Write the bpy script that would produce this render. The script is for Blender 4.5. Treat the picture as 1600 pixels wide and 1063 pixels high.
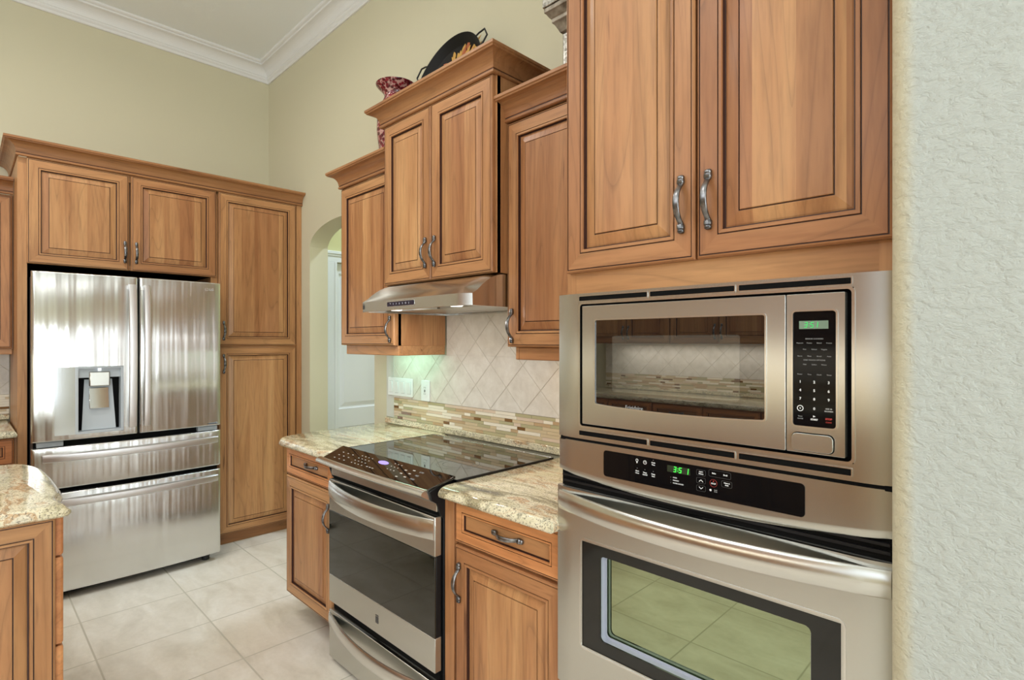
import bpy, math, random
from mathutils import Vector, Matrix
random.seed(7)
R = math.radians
SC = bpy.context.scene
COL = SC.collection
for o in list(bpy.data.objects):
    bpy.data.objects.remove(o)

# ------------------------------------------------------------------ camera
cam_d = bpy.data.cameras.new('camera')
cam_d.sensor_width = 36.0
cam_d.lens = 850.0 / 1600.0 * 36.0
cam_d.shift_y = (533.0 - 531.5) / 1600.0
cam_d.clip_start = 0.02
cam = bpy.data.objects.new('camera', cam_d)
COL.objects.link(cam)
cam.location = (4.615, -1.80, 1.39)
cam.rotation_euler = (R(90), 0, R(44.6))
SC.camera = cam

# ------------------------------------------------------------------ exposure, sky, daylight
SC.view_settings.view_transform = 'Standard'
SC.view_settings.look = 'None'
SC.view_settings.exposure = -0.28
SC.view_settings.gamma = 1.0
SC.view_settings.use_curve_mapping = False
try:
    SC.cycles.max_bounces = 10
    SC.cycles.diffuse_bounces = 5
    SC.cycles.glossy_bounces = 5
    SC.cycles.sample_clamp_indirect = 6.0
    SC.cycles.use_denoising = True
except Exception:
    pass
W = bpy.data.worlds.new('sky')
SC.world = W
W.use_nodes = True
W.node_tree.nodes['Background'].inputs[0].default_value = (0.80, 0.90, 1.0, 1)
W.node_tree.nodes['Background'].inputs[1].default_value = 1.0


def area(name, loc, rot, sx, sy, power, color, shape='RECTANGLE', spread=180):
    d = bpy.data.lights.new(name, 'AREA')
    d.shape = shape
    d.size = sx
    if shape in ('RECTANGLE', 'ELLIPSE'):
        d.size_y = sy
    d.energy = power
    d.color = color
    d.spread = R(spread)
    o = bpy.data.objects.new(name, d)
    COL.objects.link(o)
    o.location = loc
    o.rotation_euler = rot
    return o


# room limits
XE, YS, ZC = 8.2, -4.3, 3.65          # far east wall, south wall, ceiling
# daylight through the glazed doors (east), the window over the far counter (south) and an added high opening
area('daylight_patio', (XE + .10, -3.0, 1.30), (0, R(90), 0), 2.3, 2.0, 175, (0.88, 0.96, 1.0))
area('daylight_window', (6.3, YS - .10, 1.60), (R(90), 0, 0), 2.4, 1.4, 16, (0.90, 0.96, 1.0))
area('transom_fill', (2.9, YS - .10, 3.02), (R(112), 0, 0), 4.2, .8, 50, (0.93, 0.97, 1.0))  # added strip, tilted up to brighten upper walls and ceiling
FILL_XY = [(1.6, -2.7), (3.1, -2.0), (3.1, -3.2), (6.8, -2.2), (6.8, -3.3), (1.7, -1.5)]  # unseen downlights added as general fill
FILL_W = 14.0

# ------------------------------------------------------------------ materials
MATS = {}


class NT:
    def __init__(s, name):
        s.m = bpy.data.materials.new(name)
        s.m.use_nodes = True
        s.t = s.m.node_tree
        s.b = s.t.nodes['Principled BSDF']
        s.out = s.t.nodes['Material Output']
        MATS[name] = s.m

    def n(s, typ, **kw):
        x = s.t.nodes.new(typ)
        for k, v in kw.items():
            if k.startswith('i_'):
                key = k[2:]
                key = int(key) if key.isdigit() else key.replace('_', ' ')
                x.inputs[key].default_value = v
            else:
                setattr(x, k, v)
        return x

    def l(s, a, b):
        s.t.links.new(a, b)

    def math(s, op, a, b=None, c=None):
        x = s.n('ShaderNodeMath', operation=op)
        for i, v in enumerate((a, b, c)):
            if v is None:
                continue
            if isinstance(v, (int, float)):
                x.inputs[i].default_value = v
            else:
                s.l(v, x.inputs[i])
        return x.outputs[0]

    def ramp(s, fac, stops, interp='LINEAR'):
        x = s.n('ShaderNodeValToRGB')
        x.color_ramp.interpolation = interp
        e = x.color_ramp.elements
        while len(e) < len(stops):
            e.new(0.5)
        for i, (p, c) in enumerate(stops):
            e[i].position = p
            e[i].color = (c[0], c[1], c[2], 1) if not isinstance(c, (int, float)) else (c, c, c, 1)
        s.l(fac, x.inputs[0])
        return x.outputs[0]

    def mix(s, fac, a, b, blend='MIX'):
        x = s.n('ShaderNodeMix', data_type='RGBA', blend_type=blend)
        for sock, v in ((x.inputs[0], fac), (x.inputs[6], a), (x.inputs[7], b)):
            if isinstance(v, (int, float)):
                sock.default_value = v
            elif isinstance(v, tuple):
                sock.default_value = (v[0], v[1], v[2], 1)
            else:
                s.l(v, sock)
        return x.outputs[2]

    def set(s, **kw):
        for k, v in kw.items():
            s.b.inputs[k.replace('_', ' ')].default_value = v if not (isinstance(v, tuple) and len(v) == 3) else (v[0], v[1], v[2], 1)
        return s

    def coords(s, rand=0.0):
        tc = s.n('ShaderNodeTexCoord')
        v = tc.outputs['Object']
        if rand:
            oi = s.n('ShaderNodeObjectInfo')
            cx = s.n('ShaderNodeCombineXYZ')
            s.l(s.math('MULTIPLY', oi.outputs['Random'], rand), cx.inputs[0])
            s.l(s.math('MULTIPLY', oi.outputs['Random'], rand * 1.7), cx.inputs[1])
            s.l(s.math('MULTIPLY', oi.outputs['Random'], rand * 2.3), cx.inputs[2])
            a = s.n('ShaderNodeVectorMath', operation='ADD')
            s.l(v, a.inputs[0])
            s.l(cx.outputs[0], a.inputs[1])
            v = a.outputs[0]
        return v

    def mapping(s, v, scale=(1, 1, 1), rot=(0, 0, 0), loc=(0, 0, 0)):
        x = s.n('ShaderNodeMapping')
        x.inputs['Scale'].default_value = scale
        x.inputs['Rotation'].default_value = rot
        x.inputs['Location'].default_value = loc
        s.l(v, x.inputs[0])
        return x.outputs[0]

    def noise(s, v, scale, detail=3, rough=.5, dist=0.0):
        x = s.n('ShaderNodeTexNoise')
        x.inputs['Scale'].default_value = scale
        x.inputs['Detail'].default_value = detail
        x.inputs['Roughness'].default_value = rough
        x.inputs['Distortion'].default_value = dist
        s.l(v, x.inputs['Vector'])
        return x.outputs[0]

    def bump(s, h, strength=.3, dist=.002, prev=None):
        x = s.n('ShaderNodeBump')
        x.inputs['Strength'].default_value = strength
        x.inputs['Distance'].default_value = dist
        s.l(h, x.inputs['Height'])
        if prev is not None:
            s.l(prev, x.inputs['Normal'])
        s.l(x.outputs[0], s.b.inputs['Normal'])
        return x.outputs[0]


def srgb(r, g, b):
    def f(c):
        c /= 255.0
        return c / 12.92 if c <= .04045 else ((c + .055) / 1.055) ** 2.4
    return (f(r), f(g), f(b))


def simple(name, col, rough=.5, metal=0.0, **kw):
    t = NT(name)
    t.set(Base_Color=col, Roughness=rough, Metallic=metal, **kw)
    return t.m


def wood(name, axis, boards=0.0, tint=1.0, red=0.0):
    """cherry: grain runs along the given local axis"""
    t = NT(name)
    v = t.coords(rand=9.0)
    st = {'x': (.085, 1, 1), 'z': (1, 1, .085), 'y': (1, .085, 1)}[axis]
    g = t.mapping(v, scale=st)
    sp = t.n('ShaderNodeSeparateXYZ')
    t.l(v, sp.inputs[0])
    across = sp.outputs[{'x': 2, 'z': 0, 'y': 0}[axis]]
    # glued-up boards of uneven tone and their own figure
    if boards:
        wob = t.math('ADD', t.math('DIVIDE', across, boards), 40.0)
        bid = t.math('FLOOR', wob)
    else:
        bid = t.math('FLOOR', t.math('MULTIPLY', across, 0.0))
    oi = t.n('ShaderNodeObjectInfo')
    wn = t.n('ShaderNodeTexWhiteNoise', noise_dimensions='2D')
    cb = t.n('ShaderNodeCombineXYZ')
    t.l(bid, cb.inputs[0])
    t.l(oi.outputs['Random'], cb.inputs[1])
    t.l(cb.outputs[0], wn.inputs[0])
    shift = t.n('ShaderNodeVectorMath', operation='SCALE')
    t.l(wn.outputs['Color'], shift.inputs[0])
    shift.inputs['Scale'].default_value = 5.0
    add = t.n('ShaderNodeVectorMath', operation='ADD')
    t.l(g, add.inputs[0])
    t.l(shift.outputs[0], add.inputs[1])
    gv = add.outputs[0]
    base = t.noise(gv, 9, 4, .55, .8)
    rings = t.n('ShaderNodeTexNoise')
    rings.inputs['Scale'].default_value = 5.0
    rings.inputs['Detail'].default_value = 1.0
    rings.inputs['Distortion'].default_value = .9
    t.l(gv, rings.inputs['Vector'])
    rr = t.math('FRACT', t.math('MULTIPLY', rings.outputs[0], 13.0))
    fine = t.noise(t.mapping(gv, scale=(1, 1, 1)), 90, 3, .6)
    c = t.ramp(base, [(.25, srgb(152, 102, 64)), (.5, srgb(178, 128, 85)), (.75, srgb(197, 149, 102))])
    line = t.ramp(rr, [(0.0, .66), (.10, .96), (.7, 1.02), (1.0, .86)])
    c = t.mix(.7, c, line, 'MULTIPLY')
    fleck = t.noise(t.mapping(gv, scale=(1, 1, 1), loc=(4, 4, 4)), 34, 2, .5)
    c = t.mix(t.ramp(fleck, [(.70, 0.0), (.78, .65)]), c, srgb(84, 48, 30))
    fl = t.ramp(fine, [(.30, .74), (.55, 1.02)])
    c = t.mix(.6, c, fl, 'MULTIPLY')
    tone = t.ramp(wn.outputs['Value'], [(0, (.70, .58, .54)), (.3, (.90, .83, .81)), (.62, (.97, .965, .94)), (1, (1.08, 1.12, 1.11))])
    c = t.mix(.9 if boards else .75, c, tone, 'MULTIPLY')
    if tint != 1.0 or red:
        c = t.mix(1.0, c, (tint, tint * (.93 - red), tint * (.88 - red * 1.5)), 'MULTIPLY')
    t.l(c, t.b.inputs['Base Color'])
    t.set(Roughness=.42, Coat_Weight=.10, Coat_Roughness=.20, Specular_IOR_Level=.35)
    t.bump(fine, .05, .001)
    return t.m


def steel(name, horiz=True, rough=.22, wave=.0, col=(.67, .66, .635), aniso=.75):
    t = NT(name)
    v = t.coords()
    t.set(Base_Color=col, Metallic=1.0, Roughness=rough, Anisotropic=aniso)
    tn = t.n('ShaderNodeTangent', direction_type='RADIAL', axis='Z')
    t.l(tn.outputs[0], t.b.inputs['Tangent'])
    t.b.inputs['Anisotropic Rotation'].default_value = 0.0 if horiz else .25
    if wave:
        w = t.noise(t.mapping(v, scale=(15, 15, .8)), 1.0, 2, .5)
        t.bump(w, wave, .02)
    return t.m


def setup_materials():
    wood('wood_v', 'z')
    wood('wood_h', 'x')
    wood('wood_panel', 'z', boards=.085)
    wood('wood_drawer', 'x', tint=1.38, red=.05)
    wood('wood_side', 'z', boards=.16)
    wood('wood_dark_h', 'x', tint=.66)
    simple('gasket', srgb(168, 172, 186), .3)
    simple('glaze', srgb(62, 34, 24), .5)
    steel('steel', True, .27, col=(.575, .575, .54), aniso=.93)
    steel('steel_fridge', True, .24, wave=.45, col=(.70, .70, .69), aniso=.97)
    steel('steel_satin', True, .34, col=(.78, .77, .78), aniso=.6)
    steel('steel_v', False, .2)
    steel('steel_bright', True, .24, col=(.68, .675, .65), aniso=.7)
    simple('black_gloss', (.004, .004, .0045), .05, Specular_IOR_Level=.16)
    simple('black_plastic', (.009, .009, .010), .4, Specular_IOR_Level=.25)
    simple('dark_gap', (.003, .003, .003), .7, Specular_IOR_Level=.1)
    simple('grey_plastic', srgb(150, 158, 164), .35)
    simple('dispenser_grey', srgb(178, 188, 196), .3, Metallic=.35) if False else simple('dispenser_grey', srgb(186, 194, 200), .32)
    simple('chrome', (.8, .8, .8), .08, 1.0)
    simple('white_plastic', srgb(236, 238, 240), .35)
    simple('white_paint', srgb(232, 234, 238), .4)
    simple('text_white', (.75, .75, .75), .6)
    simple('text_key', (.52, .50, .46), .6)
    simple('text_grey', (.30, .30, .30), .6)
    simple('text_red', (.5, .05, .04), .6)
    simple('text_dark', (.03, .03, .035), .5)
    simple('outline', (.05, .05, .05), .5)
    simple('rubber', (.02, .02, .02), .7)
    t = NT('led_green')
    t.set(Base_Color=(0, .1, 0), Emission_Color=(.08, 1.0, .10), Emission_Strength=1.4)
    t = NT('led_green_dim')
    t.set(Base_Color=(0, .1, 0), Emission_Color=(.06, .85, .20), Emission_Strength=1.0)
    t = NT('lcd_grey')
    t.set(Base_Color=srgb(110, 130, 112), Roughness=.3, Emission_Color=(.35, .55, .38), Emission_Strength=.06)
    t = NT('lcd_violet')
    t.set(Base_Color=(.2, .15, .5), Emission_Color=(.45, .36, 1.0), Emission_Strength=.9)
    t = NT('lamp_glow')
    t.set(Base_Color=(1, 1, 1), Emission_Color=(1, .95, .85), Emission_Strength=2.0)
    t = NT('fill_glow')
    t.set(Base_Color=(1, 1, 1), Emission_Color=(1, .93, .82), Emission_Strength=4.0)
    # antique pewter pulls
    t = NT('pewter')
    v = t.coords()
    n = t.noise(v, 60, 3)
    c = t.ramp(n, [(.3, (.10, .10, .105)), (.7, (.34, .34, .35))])
    t.l(c, t.b.inputs['Base Color'])
    t.set(Metallic=1.0, Roughness=.30)
    # painted walls
    for nm, col, sc_, st in (('wall_beige', srgb(204, 198, 171), 130, .10), ('wall_hall', srgb(208, 203, 152), 130, .08), ('ceiling_paint', srgb(236, 240, 240), 90, .25)):
        t = NT(nm)
        v = t.coords()
        t.set(Base_Color=col, Roughness=.75)
        t.bump(t.noise(v, sc_, 4, .6), st, .002)
    # knockdown plaster on the near wall; beige blends to grey-white across the rounded corner
    t = NT('wall_plaster')
    v = t.coords()
    n1 = t.noise(t.mapping(v, scale=(1, 1, 1.5), rot=(0, .35, 0)), 48, 5, .6, .35)
    k = t.ramp(n1, [(.38, 0.0), (.50, .6), (.66, 1.0)])
    n2 = t.noise(v, 210, 4, .65)
    h = t.math('ADD', t.math('MULTIPLY', k, .8), t.math('MULTIPLY', n2, .28))
    sp = t.n('ShaderNodeSeparateXYZ')
    t.l(v, sp.inputs[0])
    edge = t.math('ADD', sp.outputs[0], t.math('MULTIPLY', n1, .008))
    e = t.n('ShaderNodeMapRange', interpolation_type='SMOOTHSTEP')
    e.inputs['From Min'].default_value = 4.446
    e.inputs['From Max'].default_value = 4.476
    t.l(edge, e.inputs[0])
    c = t.mix(e.outputs[0], srgb(202, 195, 168), srgb(176, 180, 174))
    t.l(c, t.b.inputs['Base Color'])
    t.set(Roughness=.6)
    t.bump(h, .46, .006)
    # white satin trim
    simple('trim_white', srgb(226, 226, 224), .45)
    # floor tiles
    t = NT('floor_tile')
    v = t.coords()
    sp = t.n('ShaderNodeSeparateXYZ')
    t.l(v, sp.inputs[0])
    PX, OX, PY, OY = .444, .775, .4555, -.474
    u = t.math('DIVIDE', t.math('SUBTRACT', sp.outputs[0], OX), PX)
    w = t.math('DIVIDE', t.math('SUBTRACT', sp.outputs[1], OY), PY)
    du = t.math('ABSOLUTE', t.math('SUBTRACT', u, t.math('ROUND', u)))
    dw = t.math('ABSOLUTE', t.math('SUBTRACT', w, t.math('ROUND', w)))
    d = t.math('MINIMUM', du, dw)
    g = t.n('ShaderNodeMapRange', interpolation_type='SMOOTHSTEP')
    g.inputs['From Min'].default_value = .0055
    g.inputs['From Max'].default_value = .0095
    t.l(d, g.inputs[0])
    wn = t.n('ShaderNodeTexWhiteNoise', noise_dimensions='2D')
    cb = t.n('ShaderNodeCombineXYZ')
    t.l(t.math('FLOOR', u), cb.inputs[0])
    t.l(t.math('FLOOR', w), cb.inputs[1])
    t.l(cb.outputs[0], wn.inputs[0])
    n1 = t.noise(t.mapping(v, scale=(1, 2.2, 1), rot=(0, 0, .5)), 3.2, 6, .62, .6)
    n2 = t.noise(v, 40, 4, .6)
    c = t.ramp(n1, [(.3, srgb(208, 200, 186)), (.5, srgb(224, 217, 205)), (.72, srgb(236, 231, 222))])
    c = t.mix(.35, c, t.ramp(n2, [(.3, .86), (.7, 1.06)]), 'MULTIPLY')
    c = t.mix(.6, c, t.ramp(wn.outputs['Value'], [(0, .93), (1, 1.04)]), 'MULTIPLY')
    c = t.mix(g.outputs[0], srgb(190, 184, 170), c)
    t.l(c, t.b.inputs['Base Color'])
    t.l(t.ramp(g.outputs[0], [(0, .8), (1, .30)]), t.b.inputs['Roughness'])
    t.bump(g.outputs[0], .4, .002)
    # granite
    t = NT('granite')
    v = t.coords()
    warp = t.noise(v, 2.2, 3, .5)
    add = t.n('ShaderNodeVectorMath', operation='MULTIPLY_ADD')
    t.l(v, add.inputs[0])
    add.inputs[1].default_value = (1.2, 7.0, 7.0)
    cx = t.n('ShaderNodeCombineXYZ')
    t.l(t.math('MULTIPLY', warp, 2.0), cx.inputs[1])
    t.l(t.math('MULTIPLY', warp, 2.0), cx.inputs[2])
    t.l(cx.outputs[0], add.inputs[2])
    vein = t.noise(add.outputs[0], 2.0, 6, .62, .5)
    c = t.ramp(vein, [(.28, srgb(104, 100, 90)), (.39, srgb(164, 154, 122)), (.46, srgb(212, 203, 170)), (.55, srgb(232, 224, 196)), (.61, srgb(196, 162, 122)), (.68, srgb(226, 218, 194)), (.78, srgb(170, 156, 130))])
    sp1 = t.noise(v, 170, 3, .7)
    c = t.mix(t.ramp(sp1, [(.53, 0.0), (.62, .8)]), c, srgb(92, 80, 70))
    sp2 = t.noise(t.mapping(v, loc=(3, 1, 2)), 120, 3, .7)
    c = t.mix(t.ramp(sp2, [(.58, 0.0), (.70, .6)]), c, srgb(236, 230, 214))
    sp3 = t.noise(t.mapping(v, loc=(9, 5, 7)), 34, 4, .7)
    c = t.mix(t.ramp(sp3, [(.54, 0.0), (.66, .5)]), c, srgb(122, 120, 104))
    t.l(c, t.b.inputs['Base Color'])
    t.set(Roughness=.07, Specular_IOR_Level=.55)
    # tiles
    t = NT('tile_cream')
    v = t.coords()
    n1 = t.noise(v, 14, 6, .65, .4)
    c = t.ramp(n1, [(.3, srgb(206, 200, 190)), (.55, srgb(221, 216, 207)), (.75, srgb(231, 228, 221))])
    t.l(c, t.b.inputs['Base Color'])
    t.set(Roughness=.38)
    t.bump(t.noise(v, 60, 4), .08, .001)
    simple('grout', srgb(206, 200, 187), .8)
    simple('mosaic_cream', srgb(234, 226, 208), .25)
    simple('mosaic_beige', srgb(205, 186, 152), .3)
    simple('mosaic_olive', srgb(180, 172, 136), .12)
    simple('mosaic_tan', srgb(188, 160, 124), .3)
    simple('mosaic_pink', srgb(214, 194, 172), .35)
    simple('mosaic_brown', srgb(122, 86, 48), .1)
    # glass
    t = NT('oven_glass')
    t.t.nodes.remove(t.b)
    gl = t.n('ShaderNodeBsdfGlossy')
    gl.inputs['Color'].default_value = (.80, .95, .60, 1)
    gl.inputs['Roughness'].default_value = .01
    tr = t.n('ShaderNodeBsdfTransparent')
    tr.inputs['Color'].default_value = (.42, .47, .40, 1)
    fr = t.n('ShaderNodeFresnel')
    fr.inputs[0].default_value = 4.6
    mx = t.n('ShaderNodeMixShader')
    t.l(fr.outputs[0], mx.inputs[0])
    t.l(tr.outputs[0], mx.inputs[1])
    t.l(gl.outputs[0], mx.inputs[2])
    t.l(mx.outputs[0], t.out.inputs[0])
    simple('glass_dark', (.006, .006, .006), .0, Specular_IOR_Level=1.0, IOR=1.72)
    simple('glass_border', (.016, .016, .014), .02, Specular_IOR_Level=.4, IOR=1.5)
    simple('glass_mesh', (.050, .050, .044), .0, Specular_IOR_Level=1.0, IOR=1.78)
    simple('glass_range', (.012, .013, .009), .03, Specular_IOR_Level=.6, IOR=1.58)
    simple('cooktop_glass', (.008, .008, .008), .0, Specular_IOR_Level=1.0, IOR=2.1)
    simple('enamel', srgb(72, 78, 100), .3)
    # ornaments
    t = NT('red_mosaic')
    v = t.coords()
    vo = t.n('ShaderNodeTexVoronoi')
    vo.inputs['Scale'].default_value = 70
    t.l(v, vo.inputs['Vector'])
    c = t.mix(t.ramp(vo.outputs['Color'], [(.2, 0.0), (.9, 1.0)]), (.06, .004, .007), (.26, .02, .032))
    c = t.mix(t.ramp(vo.outputs['Distance'], [(.0, 0.0), (.55, 0.0), (.75, .8)]), c, srgb(200, 160, 150))
    t.l(c, t.b.inputs['Base Color'])
    t.set(Roughness=.2)
    t = NT('silver_mosaic')
    v = t.coords()
    vo = t.n('ShaderNodeTexVoronoi')
    vo.inputs['Scale'].default_value = 120
    t.l(v, vo.inputs['Vector'])
    c = t.ramp(vo.outputs['Color'], [(.1, (.25, .23, .20)), (.5, (.5, .48, .44)), (.9, (.82, .80, .76))])
    t.l(c, t.b.inputs['Base Color'])
    t.set(Metallic=.8, Roughness=.22)
    t.bump(vo.outputs['Color'], .5, .004)
    t = NT('aged_gold')
    v = t.coords()
    n1 = t.noise(v, 30, 4)
    t.l(t.ramp(n1, [(.3, (.12, .09, .06)), (.7, (.42, .37, .30))]), t.b.inputs['Base Color'])
    t.set(Metallic=.4, Roughness=.45)
    simple('pan_black', (.007, .006, .005), .45, Specular_IOR_Level=.15)
    simple('paint_yellow', srgb(196, 150, 70), .5)
    simple('paint_orange', srgb(170, 92, 50), .5)
    simple('wire_black', (.02, .02, .02), .4, .5)


setup_materials()
M = MATS


# ------------------------------------------------------------------ mesh builder
class MB:
    def __init__(s):
        s.v, s.f, s.mi = [], [], []
        s.names = []

    def mat(s, name):
        if name not in s.names:
            s.names.append(name)
        return s.names.index(name)

    def add(s, verts, faces, m):
        b = len(s.v)
        s.v += [tuple(p) for p in verts]
        k = s.mat(m)
        for f in faces:
            s.f.append([i + b for i in f])
            s.mi.append(k)
        return s

    def box(s, x0, x1, y0, y1, z0, z1, m):
        x0, x1 = min(x0, x1), max(x0, x1)
        y0, y1 = min(y0, y1), max(y0, y1)
        z0, z1 = min(z0, z1), max(z0, z1)
        v = [(x0, y0, z0), (x1, y0, z0), (x1, y1, z0), (x0, y1, z0), (x0, y0, z1), (x1, y0, z1), (x1, y1, z1), (x0, y1, z1)]
        f = [(0, 3, 2, 1), (4, 5, 6, 7), (0, 1, 5, 4), (1, 2, 6, 5), (2, 3, 7, 6), (3, 0, 4, 7)]
        return s.add(v, f, m)

    def prism(s, poly, axis, a, b, m):
        """poly: list of (p,q), counter-clockwise not required; axis x:(y,z) y:(x,z) z:(x,y)"""
        n = len(poly)
        def pt(p, t):
            return {'x': (t, p[0], p[1]), 'y': (p[0], t, p[1]), 'z': (p[0], p[1], t)}[axis]
        v = [pt(p, a) for p in poly] + [pt(p, b) for p in poly]
        f = [tuple(range(n - 1, -1, -1)), tuple(range(n, 2 * n))]
        for i in range(n):
            j = (i + 1) % n
            f.append((i, j, n + j, n + i))
        return s.add(v, f, m)

    def loft(s, rings, m, cap=True, closed=True):
        n = len(rings[0])
        v = [p for r in rings for p in r]
        f = []
        for i in range(len(rings) - 1):
            for j in range(n if closed else n - 1):
                k = (j + 1) % n
                f.append((i * n + j, i * n + k, (i + 1) * n + k, (i + 1) * n + j))
        if cap:
            f.append(tuple(range(n - 1, -1, -1)))
            f.append(tuple(range((len(rings) - 1) * n, len(rings) * n)))
        return s.add(v, f, m)

    def tube(s, pts, r, m, seg=8, closed=False):
        pts = [Vector(p) for p in pts]
        rings = []
        n = len(pts)
        prev = None
        for i, p in enumerate(pts):
            a = pts[(i - 1) % n] if (i > 0 or closed) else p
            b = pts[(i + 1) % n] if (i < n - 1 or closed) else p
            t = (b - a).normalized()
            u = prev if prev is not None else (Vector((0, 0, 1)) if abs(t.z) < .9 else Vector((1, 0, 0)))
            u = (u - t * u.dot(t)).normalized()
            prev = u
            w = t.cross(u)
            rings.append([p + (u * math.cos(2 * math.pi * k / seg) + w * math.sin(2 * math.pi * k / seg)) * r for k in range(seg)])
        if closed:
            rings.append(rings[0])
        return s.loft(rings, m, cap=not closed)

    def lathe(s, prof, c, m, seg=40):
        rings = [[(c[0] + r * math.cos(2 * math.pi * k / seg), c[1] + r * math.sin(2 * math.pi * k / seg), c[2] + z) for k in range(seg)] for r, z in prof]
        return s.loft(rings, m)

    def text(s, body, size, x, y, z, m, align='CENTER', face='-y', bold=0.0, ex=.0004):
        cu = bpy.data.curves.new('lettering', 'FONT')
        cu.body = body
        cu.size = size
        cu.align_x = align
        cu.align_y = 'CENTER'
        cu.extrude = ex
        cu.resolution_u = 3
        cu.offset = bold
        ob = bpy.data.objects.new('lettering', cu)
        COL.objects.link(ob)
        dg = bpy.context.evaluated_depsgraph_get()
        me = bpy.data.meshes.new_from_object(ob.evaluated_get(dg))
        vv = [v.co.copy() for v in me.vertices]
        ff = [tuple(p.vertices) for p in me.polygons]
        bpy.data.objects.remove(ob)
        bpy.data.curves.remove(cu)
        bpy.data.meshes.remove(me)
        out = []
        for c in vv:
            out.append((x + c.x, y - c.z, z + c.y))
        return s.add(out, ff, m)

    def xf(s, mat, start=0):
        for i in range(start, len(s.v)):
            s.v[i] = tuple(mat @ Vector(s.v[i]))
        return s

    def build(s, name, parent=None, loc=(0, 0, 0), rot=(0, 0, 0), bevel=0.0, seg=2, angle=35, smooth=True):
        me = bpy.data.meshes.new(name)
        me.from_pydata(s.v, [], s.f)
        for n in s.names:
            me.materials.append(M[n])
        me.polygons.foreach_set('material_index', s.mi)
        me.update()
        import bmesh
        bm = bmesh.new()
        bm.from_mesh(me)
        bmesh.ops.recalc_face_normals(bm, faces=bm.faces)
        bm.to_mesh(me)
        bm.free()
        if smooth:
            me.shade_smooth()
            me.set_sharp_from_angle(angle=R(angle))
        o = bpy.data.objects.new(name, me)
        COL.objects.link(o)
        o.location = loc
        o.rotation_euler = rot
        if parent is not None:
            o.parent = parent
        if bevel:
            b = o.modifiers.new('edge', 'BEVEL')
            b.width = bevel
            b.segments = seg
            b.limit_method = 'ANGLE'
            b.angle_limit = R(40)
        return o


def tag(o, label=None, cat=None, group=None, kind=None):
    if label: o['label'] = label
    if cat: o['category'] = cat
    if group: o['group'] = group
    if kind: o['kind'] = kind
    return o


def thing(name, label, cat, loc=(0, 0, 0), rz=0.0, group=None):
    o = bpy.data.objects.new(name, None)
    o.empty_display_size = .05
    COL.objects.link(o)
    o.location = loc
    o.rotation_euler = (0, 0, rz)
    return tag(o, label, cat, group)


def struct(mb, name, label, cat, **kw):
    o = mb.build(name, **kw)
    return tag(o, label, cat, kind='structure')


def rrect(x0, x1, z0, z1, r, n=5):
    pts = []
    for cx, cz, a0 in ((x1 - r, z1 - r, 0), (x0 + r, z1 - r, 90), (x0 + r, z0 + r, 180), (x1 - r, z0 + r, 270)):
        for i in range(n + 1):
            a = R(a0 + 90 * i / n)
            pts.append((cx + r * math.cos(a), cz + r * math.sin(a)))
    return pts


def ring_plate(mb, outer, inner, y0, y1, m, m_in=None):
    """flat plate between two outlines with equal point counts; y0 front, y1 back"""
    n = len(outer)
    v = [(p[0], y0, p[1]) for p in outer] + [(p[0], y0, p[1]) for p in inner]
    v += [(p[0], y1, p[1]) for p in outer] + [(p[0], y1, p[1]) for p in inner]
    f, g = [], []
    for i in range(n):
        j = (i + 1) % n
        f.append((i, j, n + j, n + i))
        f.append((2 * n + i, 3 * n + i, 3 * n + j, 2 * n + j))
        f.append((i, 2 * n + i, 2 * n + j, j))
        g.append((n + i, n + j, 3 * n + j, 3 * n + i))
    mb.add(v, f, m)
    mb.add(v, g, m_in or m)


# ------------------------------------------------------------------ cabinet pieces
def nest(mb, w, h, t, levels):
    """nested rectangles from the outer back edge to the centre; levels: (inset, out, kind)"""
    prev = None
    for (d, o, kind) in levels:
        y = t - o if False else -o
        ring = [(d, y, d), (w - d, y, d), (w - d, y, h - d), (d, y, h - d)]
        if prev is not None:
            for i in range(4):
                j = (i + 1) % 4
                if kind == 'glaze': m = 'glaze'
                elif kind == 'panel': m = 'wood_panel'
                elif kind == 'drawer': m = 'wood_drawer'
                elif kind == 'inset': m = 'wood_h'
                else: m = 'wood_h' if i in (0, 2) else 'wood_v'
                mb.add([prev[i], prev[j], ring[j], ring[i]], [(0, 1, 2, 3)], m)
        prev = ring
    kind = levels[-1][2]
    mb.add(prev, [(0, 1, 2, 3)], 'wood_panel' if kind == 'panel' else 'wood_h')
    mb.add([(0, 0, 0), (w, 0, 0), (w, 0, h), (0, 0, h)], [(3, 2, 1, 0)], 'wood_v')


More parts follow.
